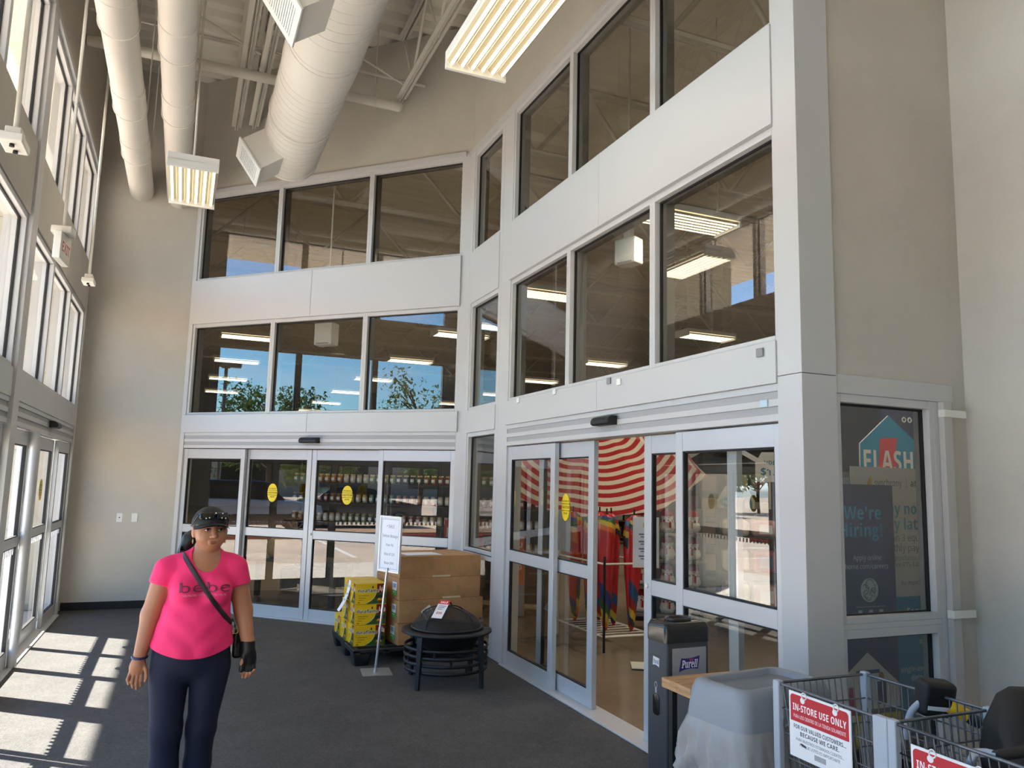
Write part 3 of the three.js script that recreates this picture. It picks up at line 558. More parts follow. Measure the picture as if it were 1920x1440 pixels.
// fire log boxes
const logTex = canvasTex(512, 384, (x, w, h) => {
  x.fillStyle = '#f0c318'; x.fillRect(0, 0, w, h);
  const g = x.createLinearGradient(300, 0, 512, 0); g.addColorStop(0, '#8c1d14'); g.addColorStop(1, '#7a1a12'); x.fillStyle = g; x.fillRect(352, 0, 160, 190);
  x.fillStyle = '#3d5a2c'; x.beginPath(); x.moveTo(512, 170); x.lineTo(330, 190); x.quadraticCurveTo(300, 320, 130, 384); x.lineTo(512, 384); x.fill();
  x.fillStyle = '#2a2a22'; x.fillRect(330, 215, 182, 60); x.fillStyle = '#e8d27a'; x.beginPath(); x.moveTo(330, 190); x.quadraticCurveTo(300, 320, 130, 384); x.lineTo(165, 384); x.quadraticCurveTo(320, 320, 345, 190); x.fill();
  x.fillStyle = '#f4d9c0'; for (const [a, b] of [[405, 30], [435, 60], [462, 20], [490, 50]]) { x.beginPath(); x.ellipse(a, b + 55, 11, 48, 0, 0, 7); x.fill(); } x.fillRect(395, 115, 110, 16);
  x.fillStyle = '#f3b23a'; x.beginPath(); x.moveTo(360, 320); x.quadraticCurveTo(400, 240, 420, 300); x.quadraticCurveTo(440, 250, 470, 325); x.fill(); x.fillStyle = '#b4441c'; x.fillRect(360, 318, 110, 22);
  x.font = 'bold 86px sans-serif'; x.lineWidth = 12; x.strokeStyle = '#f7edc8'; x.strokeText('duraflame', 28, 160, 360); x.fillStyle = '#1a1a1a'; x.fillText('duraflame', 28, 160, 360);
  x.beginPath(); x.moveTo(275, 88); x.quadraticCurveTo(258, 60, 285, 38); x.quadraticCurveTo(300, 65, 290, 88); x.fill();
  x.fillStyle = '#9a7d12'; for (let i = 0; i < 3; i++) x.fillRect(50, 222 + i * 42, 170 - i * 50, 12); x.fillStyle = '#c0281c'; x.fillRect(40, 350, 34, 16);
});
const M4 = { log: printMat(logTex, 0.35), logYellow: std('#e9c021', 0.4), logTop: std('#e6c95a', 0.45), paper: std('#eceef2', 0.7) };
function logBox(label, x, y, z, turn) {
  const t = thing('fire_log_box', label, 'box', [x, y, z], turn, 'yellow fire log boxes'), w = 0.31, h = 0.196, d = 0.27;
  P('carton', [B(-w / 2, w / 2, 0, h, -d / 2, d / 2, 0.003)], M4.logYellow, t);
  P('front_print', quad(w - 0.006, h - 0.006, 0, h / 2, d / 2 + 0.0012), M4.log, t);
  P('side_print', quad(d - 0.006, h - 0.006, 0, 0, 0).rotateY(-Math.PI / 2).translate(-w / 2 - 0.0012, h / 2, 0), M4.log, t);
  P('tape', [B(-w / 2 + 0.002, w / 2 - 0.002, h, h + 0.0012, -0.025, 0.025)], M4.logTop, t);
}
logBox('yellow fire log box at the bottom of the front stack', 1.805, 0.151, -7.845, 0.02);
logBox('yellow fire log box in the middle of the front stack', 1.81, 0.349, -7.85, -0.02);
logBox('yellow fire log box on top of the front stack, behind the sale sign pole', 1.802, 0.547, -7.845, 0.015);
logBox('yellow fire log box at the bottom behind the front stack', 1.79, 0.151, -8.13, 0.0);
logBox('yellow fire log box in the middle of the rear stack', 1.795, 0.349, -8.135, 0.02);
logBox('yellow fire log box on top of the rear stack', 1.803, 0.547, -8.13, -0.01);
logBox('single yellow fire log box at the back left of the pallet', 1.78, 0.151, -8.425, 0.0);
{
  const pg = new THREE.PlaneGeometry(0.115, 0.3, 1, 10); tf(pg, (v) => { const k = (0.15 - v.y) / 0.3; v.z = 0.001 + 0.1 * k * k; v.x -= 0.03 * k; });
  const t = thing('price_sheet', 'long white price sheet hanging off the top fire log box', 'paper', [1.643, 0.6, -7.96], -Math.PI / 2);
  const b = P('sheet', pg, new THREE.MeshStandardMaterial({ side: THREE.DoubleSide, roughness: 0.7, map: canvasTex(96, 256, (x, w, h) => { x.fillStyle = '#eef0f6'; x.fillRect(0, 0, w, h); x.fillStyle = '#8088a0'; x.font = 'bold 26px sans-serif'; x.textAlign = 'center'; x.fillText('SALE', w / 2, 60); x.font = 'bold 22px sans-serif'; x.fillText('LOGS', w / 2, 120); x.fillText('NOW', w / 2, 170); }) }), t);
}
// cardboard boxes
M4.card = new THREE.MeshStandardMaterial({ map: mottled(0.70, 0.53, 0.36, 0.10, 7, 1.2), roughness: 0.85, bumpMap: fine, bumpScale: 0.001 });
M4.cardTape = std('#a98455', 0.35); M4.sticker = printMat(canvasTex(128, 128, (x, w, h) => { x.fillStyle = '#e6e6e4'; x.fillRect(0, 0, w, h); x.fillStyle = '#3a3a3c'; x.fillRect(12, 14, 60, 10); for (let i = 0; i < 14; i++) x.fillRect(16 + i * 7, 40, 2 + (i * 5) % 4, 40); x.fillRect(14, 92, 84, 8); x.fillRect(14, 106, 50, 8); }));
M4.shipLabel = printMat(canvasTex(128, 192, (x, w, h) => { x.fillStyle = '#e9eaee'; x.fillRect(0, 0, w, h); x.fillStyle = '#2d3850'; x.beginPath(); x.moveTo(24, 100); x.lineTo(24, 50); x.lineTo(44, 24); x.lineTo(64, 50); x.lineTo(64, 100); x.fill(); x.fillStyle = '#8fc1e8'; x.fillRect(20, 110, 48, 60); x.fillStyle = '#55596a'; for (let i = 0; i < 4; i++) x.fillRect(78, 30 + i * 26, 40, 8); }));
M4.greenLabel = printMat(canvasTex(96, 192, (x, w, h) => { x.fillStyle = '#dfe6ec'; x.fillRect(0, 0, w, h); x.fillStyle = '#8aa2b8'; x.fillRect(14, 20, 68, 60); x.fillStyle = '#4fae52'; x.fillRect(0, 120, w, 72); x.fillStyle = '#c9ecc9'; x.fillRect(14, 140, 50, 12); }));
function carton(label, y, h, dx, dz, turn, o = {}) {
  const w = o.w ?? 0.90, d = 0.66, t = thing('cardboard_box', label, 'box', [2.475 + dx, y, -8.01 + dz], turn, 'large cardboard boxes');
  const g = new RoundedBoxGeometry(w, h, d, 4, 0.006); g.translate(0, h / 2, 0); tf(g, (v) => { const n = Math.sin(v.x * 11 + y * 20) * Math.cos(v.y * 17 + y * 9); if (v.z > d / 2 - 0.02) v.z += 0.004 * n; if (v.x < -w / 2 + 0.02) v.x += 0.006 * Math.sin(v.y * 40 + v.z * 13 + y * 30); });
  P('carton', boxUV(prep(g)), M4.card, t);
  P('tape', [B(-w / 2 + 0.01, w / 2 - 0.01, h, h + 0.001, -0.035, 0.035)], M4.cardTape, t);
  for (const x of o.tapes ?? []) P('tape', [B(x - 0.03, x + 0.03, h * 0.25, h * 0.6, d / 2 + 0.004, d / 2 + 0.0055)], M4.cardTape, t);
  if (o.strip) P('tape', [B(o.strip, o.strip + 0.2, 0.002, 0.022, d / 2 + 0.005, d / 2 + 0.0065)], std('#cdbb97', 0.5), t);
  if (o.sticker) { const s = P('sticker', quad(0.11, 0.11), M4.sticker, t); s.position.set(o.sticker, h * 0.42, d / 2 + 0.0065); s.rotation.z = 0.6; }
  P('shipping_label', quad(0.11, 0.13).rotateY(-Math.PI / 2).translate(-w / 2 - 0.0075, h * 0.5, o.lz ?? 0.12), o.green ? M4.greenLabel : M4.shipLabel, t);
  if (o.sheet) P('packing_slip', [B(-0.34, 0.05, h + 0.001, h + 0.003, -0.05, 0.24)], M4.paper, t);
}
carton('lowest of the four stacked cardboard boxes', 0.151, 0.213, 0, 0, 0.12, { green: true, lz: 0.2 });
carton('third cardboard box from the top with a white barcode sticker', 0.365, 0.213, 0.012, 0.012, 0.13, { w: 0.93, green: true, lz: 0.2, sticker: -0.16, tapes: [-0.32] });
carton('second cardboard box from the top of the stack', 0.579, 0.213, -0.003, 0, 0.12, { green: true, lz: 0.22, tapes: [-0.3, -0.15, 0.2], strip: 0.02 });
carton('topmost cardboard box with a packing slip on its lid', 0.793, 0.213, 0, -0.004, 0.115, { tapes: [-0.17, 0.12, 0.37], strip: -0.1, sheet: true, lz: 0.02 });
// sale sign on a floor stand
{
  const t = thing('floor_sign_stand', 'floor stand with a framed white sale sign before the boxes', 'sign stand', [1.785, 0, -7.28], -0.12);
  P('base', [B(-0.135, 0.135, 0, 0.008, -0.14, 0.14, 0.003)], std('#b4b2ad', 0.35, { metalness: 0.4 }), t);
  P('pole', [rod([-0.01, 0.008, 0], [0.06, 0.94, 0], 0.0125, 14)], std('#cfd2d6', 0.25, { metalness: 0.7 }), t);
  const s = new THREE.Group(); s.name = 'sign'; s.position.set(0.072, 0.90, 0.0); s.rotation.y = -0.98; s.rotation.z = -0.02; t.add(s);
  P('frame', [B(-0.15, -0.132, 0, 0.52, -0.012, 0.012, 0.002), B(0.132, 0.15, 0, 0.52, -0.012, 0.012, 0.002), B(-0.132, 0.132, 0, 0.018, -0.012, 0.012, 0.002), B(-0.132, 0.132, 0.502, 0.52, -0.012, 0.012, 0.002), B(-0.132, 0.132, 0.018, 0.502, -0.01, -0.004)], std('#d6d8da', 0.35, { metalness: 0.3 }), s);
  P('print', quad(0.264, 0.484, 0, 0.26, 0.004), printMat(canvasTex(264, 484, (x, w, h) => {
    x.fillStyle = '#eef0f7'; x.fillRect(0, 0, w, h); x.strokeStyle = '#9aa0b0'; x.lineWidth = 4; x.strokeRect(14, 14, w - 28, h - 28); x.fillStyle = '#4a5068'; x.textAlign = 'center';
    x.font = '40px sans-serif'; x.fillText('• SALE', w / 2, 92); x.font = '34px sans-serif'; x.fillText('Easton Malage', w / 2, 180, 216); x.fillText('Fire Pit', w / 2, 264); x.fillText('Was $129', w / 2, 348); x.fillText('Now $99', w / 2, 430);
  })), s);
}
// fire pit
{
  const t = thing('fire_pit', 'round black steel fire pit with a mesh dome lid', 'fire pit', [2.285, 0, -6.78], 0.0), m = std('#23262b', 0.5, { metalness: 0.4 }), R = 0.40, H = 0.46;
  P('rim', lathe([[R - 0.085, H - 0.02], [R - 0.08, H], [R - 0.02, H + 0.004], [R, H - 0.004], [R + 0.004, H - 0.02], [R - 0.01, H - 0.026], [R - 0.085, H - 0.02]], 64), m, t);
  P('bowl', lathe([[0.001, H - 0.2], [0.15, H - 0.19], [0.26, H - 0.13], [R - 0.08, H - 0.02]], 48), m, t);
  const grid = dataTex(64, (u, v) => ((u * 8) % 1 < 0.28 || (v * 8) % 1 < 0.28 ? 1 : 0), false, 1); grid.repeat.set(40, 14);
  const lid = P('lid', lathe([[0.308, H + 0.012], [0.30, H + 0.045], [0.25, H + 0.105], [0.17, H + 0.15], [0.08, H + 0.175], [0.001, H + 0.183]], 64), new THREE.MeshStandardMaterial({ color: '#1b1c1f', roughness: 0.6, side: THREE.DoubleSide, alphaMap: grid, alphaTest: 0.5 }), t);
  P('lid_ring', [new THREE.TorusGeometry(0.31, 0.012, 8, 64).rotateX(Math.PI / 2).translate(0, H + 0.014, 0)], m, lid);
  for (let i = 0; i < 2; i++) { const p = []; for (let k = 0; k <= 10; k++) { const a = Math.PI * k / 10; p.push([0.306 * Math.cos(a), H + 0.012 + 0.178 * Math.pow(Math.sin(a), 0.85), 0]); } P('strap', tube(p, 0.006, 30, 6).rotateY(0.6 + i * Math.PI / 2), m, lid); }
  P('handle', tube([[-0.04, H + 0.18, 0], [-0.03, H + 0.215, 0], [0.03, H + 0.215, 0], [0.04, H + 0.18, 0]], 0.007, 20, 8), m, lid);
  for (let i = 0; i < 4; i++) { const a = 0.96 + i * Math.PI / 2; const g = B(-0.03, 0.03, 0, H - 0.01, -0.014, 0.014, 0.004); tf(g, (v) => { v.x *= 0.55 + 0.45 * Math.min(1, v.y / 0.2); v.z += 0.02 * Math.pow(1 - v.y / H, 2); }); P('leg', g.translate(0, 0, R - 0.03).rotateY(Math.PI / 2 - a), m, t); }
  for (const y of [0.14, 0.2, 0.26, 0.32]) P('slat', [new THREE.TorusGeometry(R - 0.035, 0.011, 6, 72).rotateX(Math.PI / 2).scale(1, 1.4, 1).translate(0, y - y * 0.4, 0)].map((g) => { g.computeBoundingBox(); const c = (g.boundingBox.max.y + g.boundingBox.min.y) / 2; return g.translate(0, y - c, 0); }), m, t);
  for (let i = 0; i < 16; i++) { const a = 0.2 + i * Math.PI / 8, y = [0.14, 0.2, 0.26][i % 3]; P('slat_link', bar([(R - 0.035) * Math.cos(a), y, (R - 0.035) * Math.sin(a)], [(R - 0.035) * Math.cos(a), y + 0.06, (R - 0.035) * Math.sin(a)], 0.018, 0.018), m, t); }
  const tg = P('price_tag', quad(0.10, 0.22).rotateX(-0.95), printMat(canvasTex(128, 256, (x, w, h) => { x.fillStyle = '#e9e9ec'; x.fillRect(0, 0, w, h); x.fillStyle = '#cf2a2c'; x.fillRect(0, 0, w, 58); x.fillStyle = '#fff'; x.font = 'bold 40px sans-serif'; x.textAlign = 'center'; x.fillText('SALE', w / 2, 44); x.fillStyle = '#5a5a66'; for (let i = 0; i < 3; i++) x.fillRect(18, 80 + i * 22, 92 - i * 14, 8); x.fillStyle = '#b02a30'; x.font = 'bold 44px sans-serif'; x.fillText('$99', w / 2, 200); })), t);
  tg.position.set(-0.1, H + 0.185, 0.12); tg.rotation.y = -0.75;
}
// sanitizer stand
{
  const t = thing('hand_sanitizer_stand', 'dark grey hand sanitizer post beside the open doors', 'sanitizer stand', [2.44, 0, -3.48], 0.03), m = std('#34373d', 0.5), w = 0.185, d = 0.115, H = 1.07; t.scale.set(0.74, 1, 0.74);
  P('body', loft([[0, w, d, 0.03], [H - 0.1, w, d, 0.03]], { bottom: true, cap: true }), m, t);
  P('top', loft([[H - 0.1, w + 0.003, d + 0.003, 0.03], [H - 0.03, w + 0.003, d + 0.003, 0.03], [H - 0.005, w - 0.01, d - 0.01, 0.03], [H, w - 0.03, d - 0.03, 0.03]], { cap: true }), std('#1f1c1a', 0.18), t);
  P('opening_ring', [new THREE.TorusGeometry(0.07, 0.012, 8, 40).rotateX(Math.PI / 2).scale(1.3, 1, 0.9).translate(0, H + 0.004, 0)], std('#2a2725', 0.15), t);
  P('front_panel', [B(-0.135, 0.15, 0.52, H - 0.125, d, d + 0.004, 0.002)], std('#96969a', 0.4), t);
  const logo = printMat(canvasTex(256, 128, (x, w2, h2) => { x.fillStyle = '#96969a'; x.fillRect(0, 0, w2, h2); x.fillStyle = '#2a2670'; x.beginPath(); x.moveTo(10, 112); x.lineTo(36, 22); x.quadraticCurveTo(120, 34, 246, 12); x.lineTo(226, 100); x.quadraticCurveTo(110, 84, 10, 112); x.fill(); x.fillStyle = '#a83a68'; x.beginPath(); x.arc(150, 26, 26, 0.1, 3.0); x.fill(); x.fillStyle = '#fff'; x.font = 'italic bold 70px serif'; x.textAlign = 'center'; x.fillText('Purell', 128, 88, 180); }));
  P('logo', quad(0.19, 0.095, 0.005, 0.865, d + 0.0052), logo, t);
  P('small_print', quad(0.17, 0.035, 0.005, 0.79, d + 0.0052), printMat(canvasTex(256, 52, (x, w2, h2) => { x.fillStyle = '#96969a'; x.fillRect(0, 0, w2, h2); x.fillStyle = '#7b7b80'; x.font = 'bold 20px sans-serif'; x.textAlign = 'center'; x.fillText('HAND SANITIZING', 128, 22); x.fillText('WIPES', 128, 46); })), t);
  P('side_logo', quad(0.085, 0.062).rotateY(-Math.PI / 2).translate(-w - 0.0012, 0.87, 0.0), printMat(canvasTex(128, 96, (x, w2, h2) => { x.fillStyle = '#34373d'; x.fillRect(0, 0, w2, h2); x.fillStyle = '#c9ccd2'; x.beginPath(); x.moveTo(4, 84); x.lineTo(14, 12); x.lineTo(124, 20); x.lineTo(118, 88); x.quadraticCurveTo(60, 66, 4, 84); x.fill(); x.fillStyle = '#34373d'; x.font = 'italic bold 46px serif'; x.textAlign = 'center'; x.fillText('Purell', 64, 66, 96); })), t);
  P('wipe_icon', [new THREE.TorusGeometry(0.014, 0.003, 6, 20).rotateY(Math.PI / 2).translate(-w - 0.001, 0.755, 0), B(-w - 0.002, -w, 0.715, 0.74, -0.009, 0.009)], std('#9b9ea5', 0.5), t);
  P('dispenser_slot', loft([[0, 0.05, 0.035, 0.02], [0.006, 0.05, 0.035, 0.02]], { cap: true }).rotateZ(Math.PI / 2).translate(-w, 0.66, 0.005), M.blackGloss, t);
}
// small wooden-topped table
{
  const t = thing('small_side_table', 'small black table with a plank wood top behind the bin', 'table', [2.42, 0, -3.145], 0);
  const woodTex = dataTex(256, (u, v) => { const k = 0.9 + 0.2 * (vnoise(u * 4, v * 60, 60) - 0.5) + 0.12 * (vnoise(u * 16, v * 128, 128) - 0.5); return [0.80 * k, 0.62 * k, 0.43 * k]; }, true, 2);
  P('top', [B(-0.23, 0.23, 0.805, 0.85, -0.115, 0.115, 0.004)], new THREE.MeshStandardMaterial({ map: woodTex, roughness: 0.55 }), t);
  for (const x of [-0.2, 0.17]) for (const z of [-0.1, 0.07]) P('leg', B(x, x + 0.03, 0, 0.805, z, z + 0.03, 0.003), M.black, t);
}
// bin
{
  const t = thing('trash_can', 'grey plastic trash can with hooded lid and clear liner', 'trash can', [2.37, 0, -2.775], 0.12), m = std('#8b9198', 0.5), bodyM = std('#7d838b', 0.5);
  P('body', loft([[0, 0.20, 0.12, 0.04], [0.02, 0.205, 0.125, 0.04], [0.74, 0.262, 0.155, 0.045], [0.76, 0.27, 0.16, 0.045]], { bottom: true }), bodyM, t);
  P('lid', loft([[0.735, 0.282, 0.175, 0.05], [0.78, 0.287, 0.178, 0.055], [0.90, 0.272, 0.165, 0.055], [0.935, 0.258, 0.152, 0.05], [0.945, 0.235, 0.13, 0.045], [0.94, 0.215, 0.112, 0.04], [0.905, 0.2, 0.1, 0.035]], {}), m, t);
  P('swing_flap', loft([[0.9, 0.205, 0.104, 0.035], [0.922, 0.196, 0.096, 0.03]], { cap: true }), std('#70767d', 0.5), t);
  const arc = []; for (let k = 0; k <= 10; k++) arc.push([-0.12 + 0.24 * k / 10, 0.742 + 0.07 * Math.sin(Math.PI * k / 10), 0.178]); P('lid_arch', tube(arc, 0.006, 24, 6), m, t);
  const liner = new THREE.MeshPhysicalMaterial({ color: '#e6e4e2', roughness: 0.3, transmission: 0.7, thickness: 0, ior: 1.35, side: THREE.DoubleSide });
  P('liner', loft(Array.from({ length: 13 }, (_, i) => { const k = i / 12; return [0.79 - 0.33 * k, 0.287 + 0.035 * Math.sin(k * 2.6), 0.18 + 0.035 * Math.sin(k * 2.6), 0.06]; }), { n: 150, disp: (x, y, z, a, b) => { const w = Math.PI * 2 * a, fold = 0.011 * Math.sin(w * 17 + 3 * Math.sin(b * 5)) + 0.009 * Math.sin(w * 31 + b * 7) + 0.009 * Math.sin(w * 9 - b * 12) + 0.006 * Math.sin(w * 47 + b * 26), k = Math.min(1, b * 1.6) * fold, l = Math.hypot(x, z) || 1; return [x / l * k, b * (0.03 * Math.sin(w * 2 + 1) + 0.012 * Math.sin(w * 7)), z / l * k]; } }), liner, t);
}
// carts
M4.wire = std('#6d7178', 0.35, { metalness: 0.75 }); M4.post = std('#a9b3bd', 0.4); M4.cartBlack = std('#18191b', 0.6);
const cartSign = printMat(canvasTex(512, 420, (x, w, h) => {
  x.fillStyle = '#eceded'; x.fillRect(0, 0, w, h); x.fillStyle = '#c01f2e'; x.beginPath(); x.roundRect(12, 12, w - 24, 176, 26); x.fill(); x.fillRect(12, 100, w - 24, 88); x.textAlign = 'center'; x.fillStyle = '#f6f2f0';
  x.font = 'bold 62px sans-serif'; x.fillText('IN-STORE USE ONLY', w / 2, 116, 450); x.font = '32px sans-serif'; x.fillText('PARA USO DENTRO DE LA TIENDA SOLAMENTE', w / 2, 164, 440);
  x.fillStyle = '#2c2c30'; x.font = 'bold 38px sans-serif'; x.fillText('FOR OUR VALUED CUSTOMERS...', w / 2, 234, 440); x.fillText('BECAUSE WE CARE.', w / 2, 274, 330); x.font = '26px sans-serif'; x.fillText('PARA NUESTROS ESTIMADOS CLIENTES...', w / 2, 310, 400); x.fillText('PORQUE USTED ES IMPORTANTE', w / 2, 342, 340);
  for (let i = 0; i < 24; i++) x.fillRect(215 + i * 4, 356, 2, 34); x.beginPath(); x.ellipse(120, 330, 26, 8, 0.2, 0, 7); x.fill(); x.fillStyle = '#e9e9e9'; for (const a of [120, 392]) { x.beginPath(); x.arc(a, 40, 20, 0, 7); x.fill(); }
}), 0.4);
function cart(label, z, o = {}) { // basket along z: front at local z=0, rear at +z; left side (x=0) faces the room
  const t = thing('shopping_cart', label, 'shopping cart', [2.22, 0, z], o.turn ?? 0, 'nested shopping carts'), W = 0.46, L = 0.78, y0 = 0.55, y1 = 1.0, w = [];
  const side = (x) => { const s = []; for (let i = 0; i <= 26; i++) { const zz = i * L / 26; s.push(rod([x + (x ? -0.03 : 0.03), y0, zz * 0.92 + 0.06], [x, y1, zz], 0.0028, 5)); } for (let j = 0; j <= 5; j++) { const k = j / 5, y = y0 + (y1 - y0) * k; s.push(rod([x + (x ? -1 : 1) * 0.03 * (1 - k), y, 0.06 * (1 - k)], [x + (x ? -1 : 1) * 0.03 * (1 - k), y, L], 0.0032, 6)); } s.push(rod([x, y1, 0], [x, y1, L], 0.006, 8)); return s; };
  P('left_wire_side', side(0), M4.wire, t).userData.kind = 'stuff'; P('right_wire_side', side(W), M4.wire, t).userData.kind = 'stuff';
  const fr = []; for (let i = 0; i <= 14; i++) { const x = i * W / 14; fr.push(rod([0.03 + x * 0.87, y0, 0.06], [x, y1, 0], 0.0028, 5)); } for (let j = 0; j <= 5; j++) { const k = j / 5; fr.push(rod([0.03 * (1 - k), y0 + (y1 - y0) * k, 0.06 * (1 - k)], [W - 0.03 * (1 - k), y0 + (y1 - y0) * k, 0.06 * (1 - k)], 0.0032, 6)); } fr.push(rod([0, y1, 0], [W, y1, 0], 0.006, 8));
  P('front_wire_panel', fr, M4.wire, t).userData.kind = 'stuff';
  const bt = []; for (let i = 0; i <= 14; i++) bt.push(rod([0.03 + i * (W - 0.06) / 14, y0, 0.06], [0.03 + i * (W - 0.06) / 14, y0, L], 0.003, 5)); for (let j = 0; j <= 8; j++) bt.push(rod([0.03, y0 - 0.004, 0.06 + j * (L - 0.06) / 8], [W - 0.03, y0 - 0.004, 0.06 + j * (L - 0.06) / 8], 0.003, 5));
  P('basket_floor', bt, M4.wire, t).userData.kind = 'stuff';
  for (const [x, zz] of [[0, 0], [W, 0]]) P('corner_post', R2(x - 0.014, x + 0.014, y0 - 0.02, y1 + 0.012, zz - 0.014, zz + 0.02, 0.006, 1), M4.post, t);
  if (o.mid) P('side_post', R2(-0.018, 0.012, y0 - 0.02, y1 + 0.01, 0.47, 0.53, 0.006, 1), M4.post, t);
  P('chassis', [tube([[0.06, 0.14, 0.15], [0.06, 0.12, L - 0.1], [0.06, 0.3, L + 0.02], [0.04, 0.75, L + 0.02], [0.03, 0.98, L + 0.02], [0.03, 1.0, L + 0.1]], 0.013, 40, 8)], M4.post, t);
  P('chassis', [tube([[W - 0.06, 0.14, 0.15], [W - 0.06, 0.12, L - 0.1], [W - 0.06, 0.3, L + 0.02], [W - 0.04, 0.75, L + 0.02], [W - 0.03, 0.98, L + 0.02], [W - 0.03, 1.0, L + 0.1]], 0.013, 40, 8)], M4.post, t);
  for (const x of [0.06, W - 0.06]) P('support', rod([x, 0.13, 0.2], [x < 0.2 ? 0.04 : W - 0.04, y0, 0.12], 0.011, 8), M4.post, t);
  P('handle', [rod([0.02, 1.0, L + 0.1], [W - 0.02, 1.0, L + 0.1], 0.016, 12)], M4.cartBlack, t);
  for (const x of [0.06, W - 0.06]) for (const zz of [0.17, L - 0.08]) { const c = P('castor', new THREE.CylinderGeometry(0.055, 0.055, 0.028, 20).rotateZ(Math.PI / 2).translate(x, 0.055, zz), M4.cartBlack, t); P('fork', B(x - 0.022, x + 0.022, 0.09, 0.14, zz - 0.02, zz + 0.02, 0.004), M4.post, c); }
  const sg = new THREE.Group(); sg.name = 'plastic_sign'; sg.position.set(-0.012, o.sy ?? 0.875, o.sz ?? 0.225); sg.rotation.y = -Math.PI / 2; t.add(sg);
  P('plate', [B(-0.15, 0.15, -0.118, 0.118, -0.004, 0.0, 0.002)], M.white, sg); P('print', quad(0.296, 0.232, 0, 0, 0.0012), cartSign, sg);
  P('ring', [new THREE.TorusGeometry(0.012, 0.0025, 6, 16).translate(-0.07, 0.112, 0.002), new THREE.TorusGeometry(0.012, 0.0025, 6, 16).translate(0.085, 0.112, 0.002)], M.white, sg);
  return t;
}
const c1 = cart('front wire shopping cart with a complete red and white sign', -2.5, { mid: true });
const c2 = cart('second wire shopping cart with its sign cut by the frame', -1.96, { sy: 0.84 });
// yellow and black handle flap of the front cart, black seat of the second
{
  const f = new THREE.Group(); f.name = 'seat_flap'; f.position.set(0.42, 0.93, 0.31); f.rotation.set(0.15, -0.3, -0.05); c1.add(f);
  P('flap', R2(-0.03, 0.10, 0.0, 0.13, -0.04, 0.04, 0.02, 2), M4.cartBlack, f);
  P('label', [B(-0.015, 0.075, 0.03, 0.045, 0.04, 0.042)], M4.paper, f);
  P('yellow_grip', tube([[0.06, 0.055, 0.05], [0.09, 0.045, 0.065], [0.115, 0.035, 0.075]], 0.025, 14, 10), std('#f0bf1e', 0.45), f); P('grip_end', tube([[0.11, 0.037, 0.073], [0.135, 0.026, 0.08], [0.16, 0.018, 0.085]], 0.022, 12, 10), std('#3c3f40', 0.6), f);
  P('support_tube', tube([[-0.02, 0.04, 0], [-0.05, 0.0, 0], [-0.06, -0.1, 0]], 0.013, 16, 8), M4.post, f);
  const s = loft([[0.0, 0.19, 0.16, 0.05, 0, 0.05], [0.05, 0.2, 0.15, 0.06, 0, 0.03], [0.16, 0.19, 0.1, 0.06, 0.01, -0.02], [0.25, 0.16, 0.06, 0.05, 0.03, -0.06], [0.275, 0.13, 0.035, 0.03, 0.04, -0.07]], { cap: true, bottom: true });
  const st = P('child_seat', s, M4.cartBlack, c2); st.position.set(0.46, 0.83, 0.22); st.rotation.y = -0.5;
}
